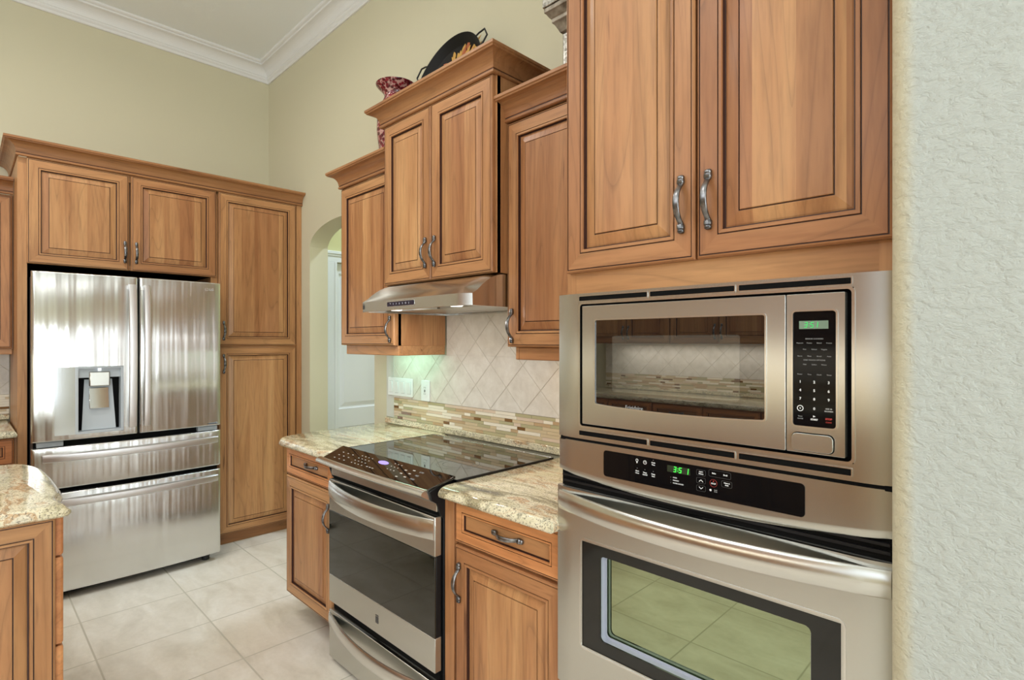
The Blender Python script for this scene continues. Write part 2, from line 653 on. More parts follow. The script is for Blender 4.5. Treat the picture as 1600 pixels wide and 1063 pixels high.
def door_mesh(w, h, style='raised', t=.02):
    mb = MB()
    if style == 'raised':
        L = [(0, 0, 'f'), (0, .014, 'f'), (.003, .0185, 'f'), (.006, .0195, 'f'), (.0065, .0175, 'glaze'), (.0085, .0175, 'glaze'), (.009, .020, 'f'),
             (.048, .020, 'f'), (.0485, .017, 'glaze'), (.0505, .017, 'glaze'), (.051, .0215, 'f'), (.0575, .0215, 'f'), (.059, .018, 'f'), (.0595, .009, 'glaze'), (.063, .009, 'glaze'),
             (.066, .0105, 'panel'), (.090, .0165, 'panel'), (.0925, .0168, 'panel'), (.093, .0140, 'glaze'), (.0950, .0140, 'glaze'), (.0955, .0185, 'panel'), (.0965, .019, 'panel')]
    else:
        L = [(0, 0, 'drawer'), (0, .014, 'drawer'), (.003, .0185, 'drawer'), (.006, .0195, 'drawer'), (.0065, .0175, 'glaze'), (.0080, .0175, 'glaze'), (.0085, .020, 'drawer'),
             (.036, .020, 'drawer'), (.0365, .017, 'glaze'), (.038, .017, 'glaze'), (.0385, .0212, 'drawer'), (.043, .0212, 'drawer'), (.0445, .017, 'drawer'), (.045, .0105, 'glaze'), (.0475, .0105, 'glaze'), (.049, .012, 'inset'), (.050, .012, 'inset')]
    nest(mb, w, h, t, L)
    return mb


PULL = {}


def pull_mesh():
    if 'm' in PULL:
        return PULL['m']
    mb = MB()
    st = []
    # z, out(centre), half thickness, half width
    half = [(.066, .004, .004, .0045), (.064, .0055, .0055, .0072), (.060, .0060, .006, .0078), (.057, .0055, .0055, .0070), (.0555, .0065, .0065, .0086), (.047, .0065, .0065, .0086), (.0455, .0062, .0055, .0068),
            (.042, .0085, .0048, .0062), (.037, .0140, .0042, .0062), (.030, .0205, .0038, .0066), (.022, .0255, .0036, .0070), (.012, .0288, .0036, .0074), (.004, .0300, .0036, .0076)]
    allst = half + [(-z, o, a, b) for z, o, a, b in reversed(half)]
    rings = []
    for z, o, a, b in allst:
        rings.append([(b * math.copysign(abs(math.cos(q)) ** .6, math.cos(q)), -(o + a * math.copysign(abs(math.sin(q)) ** .6, math.sin(q))), z) for q in [2 * math.pi * k / 12 for k in range(12)]])
    mb.loft(rings, 'pewter')
    o = mb.build('handle', angle=50)
    me = o.data
    bpy.data.objects.remove(o)
    PULL['m'] = me
    return me


def pull(parent, x, z, y, horiz=False):
    o = bpy.data.objects.new('handle', pull_mesh())
    COL.objects.link(o)
    o.parent = parent
    o.location = (x, y, z)
    o.rotation_euler = (0, R(90) if horiz else 0, 0)
    return o


def door(parent, x0, x1, z0, z1, yf, style='raised', hx=None, hz=None, horiz=False, name=None, t=.02):
    """x,z in the cabinet's frame; yf = plane of the door back"""
    o = door_mesh(x1 - x0, z1 - z0, style).build(name or ('door' if style == 'raised' else 'drawer'), parent, loc=(x0, yf, z0), smooth=False)
    if hx is not None:
        pull(o, hx - x0, hz - z0, -.020 if style == 'raised' else -.0118, horiz)
    return o


CROWN = [(0, 0), (.007, 0), (.010, .003), (.010, .009), (.007, .012), (.009, .016)]
def crown_profile(p, h):
    pts = [(-.004, 0), (.006, 0), (.0095, .003), (.0095, .011), (.006, .014), (.006, .0175)]
    for i in range(9):                      # cove
        a = R(90 * i / 8)
        pts.append((.008 + (p - .016) * (1 - math.cos(a)), .0185 + (h - .0385) * math.sin(a)))
    pts += [(p - .006, h - .019), (p - .005, h - .015), (p, h - .012), (p, h - .002), (p - .002, h), (-.004, h)]
    return pts


def crown(parent, x0, x1, yf, yb, z0, h=.09, p=.06, left=True, right=True):
    """yf cabinet front, yb where the returns stop"""
    pr = crown_profile(p, h)
    sections = []
    if left:
        sections.append([(x0 - a, yb, z0 + b) for a, b in pr])
        sections.append([(x0 - a, yf - a, z0 + b) for a, b in pr])
    else:
        sections.append([(x0, yf - a, z0 + b) for a, b in pr])
    if right:
        sections.append([(x1 + a, yf - a, z0 + b) for a, b in pr])
        sections.append([(x1 + a, yb, z0 + b) for a, b in pr])
    else:
        sections.append([(x1, yf - a, z0 + b) for a, b in pr])
    mb = MB()
    n = len(pr)
    for i in range(len(sections) - 1):
        A, B = sections[i], sections[i + 1]
        for j in range(n - 1):
            dark = j in (4,)
            mb.add([A[j], A[j + 1], B[j + 1], B[j]], [(0, 1, 2, 3)], 'glaze' if dark else 'wood_crown')
        mb.add([A[-1], A[0], B[0], B[-1]], [(0, 1, 2, 3)], 'wood_crown')
    mb.add(sections[0], [tuple(range(n))], 'wood_crown')
    mb.add(sections[-1], [tuple(range(n))], 'wood_crown')
    return mb.build('crown_moulding', parent, angle=28)


wood('wood_crown', 'x', tint=.80)


def carcass(parent, x0, x1, yf, yb, z0, z1, rail=0.0, name='body'):
    """box with a face frame look; yf = face-frame front"""
    mb = MB()
    mb.box(x0, x1, yf + .002, yb, z0, z1, 'wood_side')
    fw = .036
    mb.box(x0, x0 + fw, yf, yf + .018, z0, z1, 'wood_v')
    mb.box(x1 - fw, x1, yf, yf + .018, z0, z1, 'wood_v')
    mb.box(x0 + fw, x1 - fw, yf, yf + .018, z0, z0 + fw + rail, 'wood_h')
    mb.box(x0 + fw, x1 - fw, yf, yf + .018, z1 - fw, z1, 'wood_h')
    return mb.build(name, parent, smooth=False)


# ================================================================== THE SETTING
def setting():
    mb = MB()
    mb.box(-.3, XE + .3, YS - .3, 2.2, -.06, 0, 'floor_tile')
    struct(mb, 'floor', 'cream square ceramic floor tiles with pale grout', 'floor', smooth=False)
    mb = MB()
    mb.box(-.3, XE + .3, YS - .3, 2.2, ZC, ZC + .06, 'ceiling_paint')
    struct(mb, 'ceiling', 'pale grey painted high ceiling inside the white crown moulding', 'ceiling', smooth=False)
    # fridge wall
    mb = MB()
    mb.box(-.14, 0, YS, 0, 0, ZC, 'wall_beige')
    struct(mb, 'wall_left', 'beige painted wall above the refrigerator cabinets', 'wall', smooth=False)
    # range wall with the arched opening
    X0, X1, ZS, ZT = .757, 1.645, 2.08, 2.232
    T = .14
    arch = []
    cx, hw = (X0 + X1) / 2, (X1 - X0) / 2
    N = 24
    for i in range(N + 1):
        a = math.pi * (1 - i / N)
        arch.append((cx + hw * math.cos(a), ZS + (ZT - ZS) * math.sin(a)))
    mb = MB()
    mb.box(-.14, X0, 0, T, 0, ZC, 'wall_beige')
    mb.box(X1, 4.60, 0, T, 0, ZC, 'wall_beige')
    poly = arch + [(X1, ZC), (X0, ZC)]
    mb.prism(poly, 'y', 0, T, 'wall_beige')
    struct(mb, 'wall_back', 'beige painted wall with the arched opening behind the range cabinets', 'wall', angle=30)
    # near wall with rounded corner
    mb = MB()
    XL, YF, RAD = 4.431, -.75, .036
    pts = [(XL, 0.0)]
    for i in range(9):
        a = R(180 + 90 * i / 8)
        pts.append((XL + RAD + RAD * math.cos(a), YF + RAD + RAD * math.sin(a)))
    pts += [(XE, YF), (XE, 0.0)]
    mb.prism(pts, 'z', 0, ZC, 'wall_plaster')
    struct(mb, 'wall_right', 'off-white knockdown plaster wall end with rounded beige corner beside the ovens', 'wall', angle=30)
    # south wall with a window
    mb = MB()
    mb.box(-.14, 5.1, YS - .14, YS, 0, 2.60, 'wall_beige')
    mb.box(-.14, .8, YS - .14, YS, 2.60, ZC, 'wall_beige')
    mb.box(5.0, 5.1, YS - .14, YS, 2.60, ZC, 'wall_beige')
    mb.box(.8, 5.0, YS - .14, YS, 3.44, ZC, 'wall_beige')
    mb.box(7.5, XE + .14, YS - .14, YS, 0, ZC, 'wall_beige')
    mb.box(5.1, 7.5, YS - .14, YS, 0, .92, 'wall_beige')
    mb.box(5.1, 7.5, YS - .14, YS, 2.3, ZC, 'wall_beige')
    struct(mb, 'wall_front', 'beige wall across the kitchen behind the camera', 'wall', smooth=False)
    mb = MB()
    for x in (5.1, 6.27, 7.44):
        mb.box(x, x + .06, YS - .1, YS - .05, .92, 2.3, 'white_paint')
    mb.box(5.16, 7.44, YS - .1, YS - .05, .92, .98, 'white_paint')
    mb.box(5.16, 7.44, YS - .1, YS - .05, 2.24, 2.3, 'white_paint')
    struct(mb, 'window_1', 'white framed window over the far counter behind the camera', 'window', smooth=False)
    mb = MB()
    for x in (.8, 1.84, 2.88, 3.92, 4.95):  # frame for the added high strip of light
        mb.box(x, x + .05, YS - .1, YS - .05, 2.60, 3.44, 'white_paint')
    mb.box(.85, 4.95, YS - .1, YS - .05, 2.60, 2.66, 'white_paint')
    mb.box(.85, 4.95, YS - .1, YS - .05, 3.38, 3.44, 'white_paint')
    struct(mb, 'window_added', 'added white framed high window behind the camera, lighting the upper walls', 'window', smooth=False)
    # east wall with glazed doors
    mb = MB()
    mb.box(XE, XE + .14, YS, -4.0, 0, ZC, 'wall_beige')
    mb.box(XE, XE + .14, -2.0, 0, 0, ZC, 'wall_beige')
    mb.box(XE, XE + .14, -4.0, -2.0, 2.45, ZC, 'wall_beige')
    struct(mb, 'wall_east', 'beige wall with tall patio glazing behind the camera', 'wall', smooth=False)
    mb = MB()
    for y in (-4.0, -3.03, -2.06):
        mb.box(XE + .02, XE + .07, y, y + .06, .0, 2.45, 'white_paint')
    for y in (-3.94, -2.97):
        mb.box(XE + .02, XE + .07, y, y + .91, 2.38, 2.45, 'white_paint')
        mb.box(XE + .02, XE + .07, y, y + .91, 0, .08, 'white_paint')
    struct(mb, 'window_2', 'white framed patio glazing behind the camera', 'window', smooth=False)
    # hall behind the arch: wall in the plane x=.6, end wall
    mb = MB()
    DY0, DY1, DZ = .288, 1.07, 2.012
    mb.box(.46, .60, T, DY0, 0, ZC, 'wall_hall')
    mb.box(.46, .60, DY1, 2.2, 0, ZC, 'wall_hall')
    mb.box(.46, .60, DY0, DY1, DZ, ZC, 'wall_hall')
    struct(mb, 'wall_hall', 'yellow-green painted hall wall seen through the arched opening', 'wall', smooth=False)
    mb = MB()
    mb.box(.46, 4.6, 2.06, 2.2, 0, ZC, 'wall_hall')
    mb.box(3.0, 3.14, T, 2.06, 0, ZC, 'wall_hall')
    struct(mb, 'wall_hall_end', 'yellow painted end of the hall behind the arch', 'wall', smooth=False)
    # hall door with casing
    d = thing('door_1', 'white panelled interior door seen through the arched opening', 'door', (.6, DY0, 0), R(90))
    d['kind'] = 'structure'
    mb = MB()
    w = DY1 - DY0
    mb.box(.003, w - .003, .02, .06, .006, DZ - .004, 'white_paint')
    for (a, b) in ((.845, 1.93), (.18, .70)):
        levels = [(0, .0, 'w'), (.004, -.012, 'w'), (.016, -.015, 'w'), (.045, -.004, 'w')]
        prev = None
        for (q, o_) in [(l[0], l[1]) for l in levels]:
            r_ = [(.034 + q, .02 + -o_ - .0005, a + q), (w - .12 - q, .02 - o_ - .0005, a + q), (w - .12 - q, .02 - o_ - .0005, b - q), (.034 + q, .02 - o_ - .0005, b - q)]
            if prev:
                for i in range(4):
                    j = (i + 1) % 4
                    mb.add([prev[i], prev[j], r_[j], r_[i]], [(0, 1, 2, 3)], 'white_paint')
            prev = r_
    leaf_v = mb
    # leaf front built as strips around the two sunk panels
    mb2 = MB()
    st, x1_ = .034, w - .12
    mb2.box(.003, st, .0195, .05, .006, DZ - .004, 'white_paint')
    mb2.box(x1_, w - .003, .0195, .05, .006, DZ - .004, 'white_paint')
    for a, b in ((.006, .18), (.70, .845), (1.93, DZ - .004)):
        mb2.box(st, x1_, .0195, .05, a, b, 'white_paint')
    for a, b in ((.845, 1.93), (.18, .70)):
        rs = []
        for q, yy in ((0, .0195), (.006, .031), (.016, .034), (.05, .024)):
            rs.append([(st + q, yy, a + q), (x1_ - q, yy, a + q), (x1_ - q, yy, b - q), (st + q, yy, b - q)])
        for A, B in zip(rs, rs[1:]):
            for i in range(4):
                j = (i + 1) % 4
                mb2.add([A[i], A[j], B[j], B[i]], [(0, 1, 2, 3)], 'white_paint')
        mb2.add(rs[-1], [(0, 1, 2, 3)], 'white_paint')
    mb2.build('door_leaf', d, smooth=False)
    mb = MB()
    for (a, b) in ((-.100, 0), (w, w + .10)):
        mb.box(a, b, -.018, 0, 0, DZ + .0, 'white_paint')
        mb.box(a + .012, a + .030, -.024, -.018, 0, DZ, 'white_paint')
        mb.box(b - .02, b - .006, -.022, -.018, 0, DZ, 'white_paint')
    mb.box(-.100, w + .10, -.018, 0, DZ, DZ + .062, 'white_paint')
    mb.box(-.108, w + .108, -.03, 0, DZ + .062, DZ + .085, 'white_paint')
    mb.box(-.102, w + .102, -.024, -.018, DZ + .046, DZ + .062, 'white_paint')
    mb.build('door_casing', d, bevel=.003, smooth=False)
    # ceiling crown moulding
    pr = [(0, 3.518), (.010, 3.518), (.014, 3.524), (.014, 3.536), (.020, 3.542), (.024, 3.548), (.024, 3.556)]
    for i in range(9):
        a = R(90 * i / 8)
        pr.append((.028 + .062 * (1 - math.cos(a)), 3.560 + .058 * math.sin(a)))
    pr += [(.094, 3.620), (.094, 3.630), (.106, 3.634), (.112, 3.640), (.112, 3.65), (0, 3.65)]
    n = len(pr)
    mb = MB()
    A = [(a, YS, z) for a, z in pr]
    B = [(a, -a, z) for a, z in pr]
    for j in range(n):
        k = (j + 1) % n
        mb.add([A[j], A[k], B[k], B[j]], [(0, 1, 2, 3)], 'trim_white')
    struct(mb, 'trim_1', 'white ceiling crown moulding along the refrigerator wall', 'moulding', angle=28)
    mb = MB()
    A = [(a, -a, z) for a, z in pr]
    B = [(XE, -a, z) if False else (4.43, -a, z) for a, z in pr]
    for j in range(n):
        k = (j + 1) % n
        mb.add([A[j], A[k], B[k], B[j]], [(0, 1, 2, 3)], 'trim_white')
    struct(mb, 'trim_2', 'white ceiling crown moulding along the range wall', 'moulding', angle=28)
    # fill lamps added to the unseen part of the ceiling
    for i, (x, y) in enumerate(FILL_XY):
        t = thing('fill_downlight', 'round ceiling lamp added out of view as room fill', 'ceiling lamp', (x, y, ZC), group='added ceiling fill lamps')
        mb = MB()
        mb.lathe([(.062, -.001), (.085, -.001), (.085, -.006), (.062, -.004)], (0, 0, 0), 'white_paint', 28)
        mb.build('trim_ring', t)
        mb = MB()
        mb.lathe([(.001, -.002), (.062, -.002), (.062, -.0005), (.001, -.0005)], (0, 0, 0), 'fill_glow', 28)
        mb.build('diffuser', t)
        l = area('fill_lamp', (x, y, ZC - .012), (0, 0, 0), .12, .12, FILL_W, (1.0, .97, .92), 'DISK', 165)
        l.parent = t
        l.location = (0, 0, -.012)
    a = area('hall_fill', (1.5, 1.1, ZC - .02), (0, 0, 0), .3, .3, 50, (.70, .85, 1.0), 'DISK', 170)  # added fill to brighten the hall, no fitting modelled


setting()

CT = .905            # counter top height
# ================================================================== OVEN TOWER CABINET
def oven_cabinet():
    X0, X1 = 3.672, 4.425
    t = thing('tall_cabinet', 'tall cherry cabinet holding the built-in ovens, with two upper doors', 'cabinet', (X0, 0, 0))
    w = X1 - X0
    YF = -.625                                   # face-frame front
    mb = MB()
    Z1 = 2.62
    mb.box(0, .02, YF + .02, -.002, .1, Z1, 'wood_side')
    mb.box(w - .02, w, YF + .02, -.002, .1, Z1, 'wood_side')
    mb.box(.02, w - .02, -.02, -.002, .1, Z1, 'wood_side')
    mb.box(.02, w - .02, YF + .02, -.02, 1.515, 1.535, 'wood_side')
    mb.box(.02, w - .02, YF + .02, -.02, Z1 - .02, Z1, 'wood_side')
    mb.box(.02, w - .02, YF + .02, -.02, .42, .44, 'wood_side')
    mb.box(0, .03, YF, YF + .02, .1, Z1, 'wood_v')
    mb.box(w - .03, w, YF, YF + .02, .1, Z1, 'wood_v')
    mb.box(.03, w - .03, YF, YF + .02, 1.508, 1.60, 'wood_h')
    mb.box(.03, w - .03, YF, YF + .02, Z1 - .05, Z1, 'wood_h')
    mb.box(.03, w - .03, YF, YF + .02, .40, .47, 'wood_h')
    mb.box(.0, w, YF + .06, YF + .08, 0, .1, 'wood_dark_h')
    mb.build('body', t, smooth=False)
    door(t, .010, .378, 1.573, 2.58, YF - .001, hx=.349, hz=1.70)
    door(t, .383, w - .004, 1.573, 2.58, YF - .001, hx=.413, hz=1.70)
    door(t, .010, w - .010, .11, .395, YF - .001, 'drawer', hx=w / 2, hz=.25, horiz=True)
    crown(t, 0, w, YF - .02, -.002, 2.585, right=False, left=True)


oven_cabinet()


# ================================================================== MICROWAVE
def seven(mb, s, x, z, h, m, y, slant=.12, th=.12):
    """seven-segment digits"""
    SEG = {'3': 'abgcd', '5': 'afgcd', '1': 'bc', ':': ':'}
    w = h * .5
    q = h * th
    for ch in s:
        if ch == ':':
            for zz in (.3, .7):
                mb.box(x + slant * h * zz, x + q + slant * h * zz, y - .0004, y, z + h * zz - q / 2, z + h * zz + q / 2, m)
            x += h * .28
            continue
        def sg(x0, x1, z0, z1):
            v = [(x + a + slant * b, y - .0004, z + b) for a, b in ((x0, z0), (x1, z0), (x1, z1), (x0, z1))]
            mb.add(v, [(0, 1, 2, 3)], m)
        for k in SEG[ch]:
            if k == 'a': sg(0, w, h - q, h)
            if k == 'd': sg(0, w, 0, q)
            if k == 'g': sg(0, w, h / 2 - q / 2, h / 2 + q / 2)
            if k == 'b': sg(w - q, w, h / 2, h)
            if k == 'c': sg(w - q, w, 0, h / 2)
            if k == 'f': sg(0, q, h / 2, h)
            if k == 'e': sg(0, q, 0, h / 2)
        x += h * .72


def ends(x, X0, X1, d=.009, w=.16):
    u = abs((x - X0) / (X1 - X0) * 2 - 1)
    e = max(0.0, (u - (1 - w)) / w)
    return d * e * e


def bowed_plate(mb, X0, X1, Z0, Z1, yf, thick, m, hole=None, d=.009, zb=None):
    xs = [X0 + (X1 - X0) * .08 * i / 10 for i in range(11)] + [X1 - (X1 - X0) * .08 * i / 10 for i in range(11)]
    xs += [X0 + (X1 - X0) * i / 8 for i in range(1, 8)]
    zs = [Z0, Z1]
    if hole:
        xs = [x for x in xs if not (hole[0] < x < hole[1])] + [hole[0], hole[1]] + [hole[0] + (hole[1] - hole[0]) * i / 6 for i in range(1, 6)]
        zs += [hole[2], hole[3]]
    xs = sorted(set(round(x, 5) for x in xs))
    zs = sorted(set(zs))
    n = len(xs)
    fr = [(x, yf + ends(x, X0, X1, d), z) for z in zs for x in xs]
    bk = [(x, yf + thick, z) for z in zs for x in xs]
    N = len(fr)
    f = []
    for j in range(len(zs) - 1):
        for i in range(n - 1):
            inside = hole and xs[i] >= hole[0] - 1e-6 and xs[i + 1] <= hole[1] + 1e-6 and zs[j] >= hole[2] - 1e-6 and zs[j + 1] <= hole[3] + 1e-6
            if inside: continue
            a = j * n + i
            f.append((a, a + 1, a + n + 1, a + n))
    # outer rim
    per = list(range(n)) + [j * n + n - 1 for j in range(1, len(zs))] + [(len(zs) - 1) * n + i for i in range(n - 2, -1, -1)] + [j * n for j in range(len(zs) - 2, 0, -1)]
    for i in range(len(per)):
        a, b = per[i], per[(i + 1) % len(per)]
        f.append((a, b, N + b, N + a))
    mb.add(fr + bk, f, m)


def microwave():
    t = thing('microwave_oven', 'built-in stainless microwave in its trim frame above the wall oven', 'microwave', (0, -.626, 0))
    YP = -.033                       # trim plane (world y -.659)
    X0, X1, Z0, Z1 = 3.670, 4.4275, 1.134, 1.514
    # trim frame
    mb = MB()
    ox0, ox1, oz0, oz1 = 3.742, 4.360, 1.169, 1.4855
    outer = rrect(X0, X1, Z0, Z1, .004)
    inner = rrect(ox0, ox1, oz0, oz1, .008)
    bowed_plate(mb, X0 - .0065, X1, Z0, Z1, YP, .012, 'steel', hole=(ox0 - .003, ox1 + .003, oz0 - .003, oz1 + .003), d=.008)
    mb.box(X0 + .002, X0 + .014, YP + .012, -.001, Z0, Z1, 'steel')
    mb.box(X1 - .014, X1 - .002, YP + .012, -.001, Z0, Z1, 'steel')
    mb.box(X0 + .014, X1 - .014, YP + .012, -.001, Z1 - .008, Z1, 'steel')
    mb.box(X0 + .014, X1 - .014, YP + .012, -.001, Z0, Z0 + .006, 'steel')
    # raised bead round the opening
    ring_plate(mb, rrect(ox0 - .005, ox1 + .005, oz0 - .005, oz1 + .005, .011), rrect(ox0, ox1, oz0, oz1, .008), YP - .0025, YP, 'steel_bright')
    mb.build('trim_frame', t, angle=30)
    # vent slots (three above, three below)
    for z0, z1 in ((1.4945, 1.5060), (1.1440, 1.1560)):
        for a, b in ((3.739, 3.939), (3.9475, 4.146), (4.1555, 4.359)):
            mb = MB()
            mb.box(a, b, YP - .0008, YP + .006, z0, z1, 'dark_gap')
            ring_plate(mb, rrect(a - .0018, b + .0018, z0 - .0018, z1 + .0018, .002), rrect(a, b, z0, z1, .0015), YP - .002, YP - .0002, 'steel_bright')
            mb.build('vent_slot', t)
    # dark cavity behind
    mb = MB()
    mb.box(3.71, 4.39, YP + .014, .30, 1.15, 1.50, 'dark_gap')
    mb.build('body', t, smooth=False)
    # door
    YD = YP - .004
    dx0, dx1, dz0, dz1 = 3.7505, 4.2475, 1.175, 1.4805
    wx0, wx1, wz0, wz1 = 3.789, 4.2115, 1.2275, 1.4455
    nb = 5
    outer = rrect(dx0, dx1, dz0, dz1, .002)
    inner = rrect(wx0, wx1, wz0, wz1, .006)
    def sag(poly, amt):
        out = []
        for x, z in poly:
            if z < (wz0 + wz1) / 2:
                u = (x - wx0) / (wx1 - wx0) * 2 - 1
                z -= amt * (1 - min(1, u * u))
            out.append((x, z))
        return out
    # extra points along the bottom so it can bow
    def withbow(poly, ob, x0, x1, zb, amt, n=12):
        k = len(poly)
        q = k // 4 * 3          # start of last corner (x1,z0)
        left = poly[:q]
        right = poly[q:]
        xs = [left[-1][0] + (right[0][0] - left[-1][0]) * i / n for i in range(1, n)]
        mid = []
        for x in xs:
            u = (x - x0) / (x1 - x0) * 2 - 1
            mid.append((x, zb - amt * (1 - u * u)))
        return left + mid + right
    outer2 = withbow(outer, 0, dx0, dx1, dz0, 0)
    inner2 = withbow(inner, 0, wx0, wx1, wz0, .006)
    mb = MB()
    ring_plate(mb, outer2, inner2, YD, YP + .012, 'steel')
    d = mb.build('door', t, bevel=.0008)
    mb = MB()
    i2 = withbow(rrect(wx0 + .003, wx1 - .003, wz0 + .003, wz1 - .003, .005), 0, wx0, wx1, wz0 + .003, .006)
    ring_plate(mb, inner2, i2, YD - .002, YD + .002, 'steel_bright')
    mb.build('window_bead', d)
    mb = MB()
    mb.prism(i2, 'y', YD + .001, YD + .005, 'glass_dark')
    mb.prism(rrect(3.843, 4.158, 1.264, 1.403, .006), 'y', YD + .0007, YD + .0012, 'glass_mesh')
    mb.text('Luxurium' if False else 'Frigidaire', .013, 3.905, YD + .0006, 1.2285, 'text_grey')
    mb.build('window', d, smooth=False)
    # control panel
    mb = MB()
    px0, px1 = 4.2495, 4.350
    kx0, kx1, kz0, kz1 = 4.2615, 4.3355, 1.227, 1.4465
    ring_plate(mb, rrect(px0, px1, dz0, dz1, .002), rrect(kx0, kx1, kz0, kz1, .006), YD, YP + .012, 'steel')
    p = mb.build('control_panel', t, bevel=.0008)
    mb = MB()
    ring_plate(mb, rrect(kx0 - .003, kx1 + .003, kz0 - .003, kz1 + .003, .008), rrect(kx0, kx1, kz0, kz1, .006), YD - .0022, YD, 'steel_bright')
    mb.prism(rrect(kx0, kx1, kz0, kz1, .006), 'y', YD + .001, YD + .006, 'black_gloss')
    mb.build('keypad', p)
    yk = YD + .0009
    mb = MB()
    mb.box(4.272, 4.3225, yk - .0003, yk, 1.413, 1.4285, 'lcd_grey')
    seven(mb, '3:51', 4.281, 1.4155, .0105, 'led_green_dim', yk - .0003)
    mb.build('clock_display', p, smooth=False)
    mb = MB()
    xs3 = (4.274, 4.2985, 4.323)
    mb.text('SENSOR COOKING', .0036, 4.2985, yk, 1.394, 'text_grey')
    rows = [(1.386, ('Popcorn', 'Potato', 'Baked', 'Frozen')), (1.374, ('Rice', 'Reheat', 'Veggies')), (1.361, ('Bacon', 'Pizza', 'Bread', 'Auto'))]
    for z, ws in rows:
        for i, wd in enumerate(ws):
            x = 4.2985 + (i - (len(ws) - 1) / 2) * .0168
            mb.text(wd, .0034, x, yk, z, 'text_grey')
    mb.text('ONE TOUCH OPTIONS', .0036, 4.2985, yk, 1.3535, 'text_grey')
    for i, wd in enumerate(('Melt', 'Soften', 'Warm')):
        mb.text(wd, .0034, 4.282 + i * .0165, yk, 1.345, 'text_grey')
    for i, wd in enumerate(('Power', 'Time', 'Clock', 'Timer')):
        mb.text(wd, .0034, 4.2985 + (i - 1.5) * .0168, yk, 1.326, 'text_grey')
    for i, r_ in enumerate(('123', '456', '789')):
        for j, ch in enumerate(r_):
            mb.text(ch, .0068, xs3[j], yk, 1.3115 - i * .0162, 'text_white', bold=.0002)
    mb.text('0', .0068, xs3[1], yk, 1.261, 'text_white', bold=.0002)
    mb.text('ADD 30', .0032, xs3[2], yk, 1.2625, 'text_white')
    mb.text('SECONDS', .0032, xs3[2], yk, 1.2580, 'text_white')
    mb.text('START', .0042, xs3[1], yk, 1.2405, 'text_white', bold=.0002)
    mb.text('Timer', .0034, xs3[0], yk, 1.245, 'text_grey')
    mb.text('On/Off', .0034, xs3[0], yk, 1.2405, 'text_grey')
    mb.text('STOP', .0046, xs3[2], yk, 1.2435, 'text_red', bold=.0002)
    mb.text('CLEAR', .0034, xs3[2], yk, 1.2375, 'text_red')
    # dial ring and start triangle
    cx, cz = xs3[0], 1.2605
    c1 = [(cx + .0058 * math.cos(k * math.pi / 10), cz + .0058 * math.sin(k * math.pi / 10)) for k in range(20)]
    c2 = [(cx + .0045 * math.cos(k * math.pi / 10), cz + .0045 * math.sin(k * math.pi / 10)) for k in range(20)]
    ring_plate(mb, c1, c2, yk - .0004, yk, 'text_white')
    mb.box(cx - .001, cx + .001, yk - .0004, yk, cz - .001, cz + .001, 'text_white')
    mb.prism([(xs3[1] - .002, 1.2445), (xs3[1] + .0025, 1.2465), (xs3[1] - .002, 1.2485)], 'y', yk - .0004, yk, 'text_white')
    mb.build('key_lettering', p, smooth=False)
    # door button
    mb = MB()
    mb.prism(rrect(4.259, 4.333, 1.178, 1.2145, .010), 'y', YD - .001, YD + .0005, 'dark_gap')
    mb.prism(rrect(4.2605, 4.3315, 1.1795, 1.213, .009), 'y', YD - .006, YD, 'steel')
    mb.build('door_button', p, bevel=.001)


def arc_handle(mb, x0, x1, z0, z1, yb, bow, th, m, n=28, ends=.03, sagz=0.0):
    """flat bar that bows outward (towards -y) between its two ends"""
    rings = []
    for i in range(n + 1):
        u = i / n * 2 - 1
        e = min(1.0, (1 - abs(u)) / ends) if ends else 1
        b = bow * (1 - u * u) + .004
        x = x0 + (x1 - x0) * i / n
        zc = (z0 + z1) / 2 - sagz * (1 - u * u)
        hh = (z1 - z0) / 2
        y = yb - b
        tt = th
        sec = [(x, y, zc - hh + .004), (x, y + .003, zc - hh), (x, y + tt, zc - hh + .002), (x, y + tt, zc + hh - .002), (x, y + .003, zc + hh), (x, y - .0, zc + hh - .004), (x, y - .002, zc)]
        rings.append(sec)
    mb.loft(rings, m)


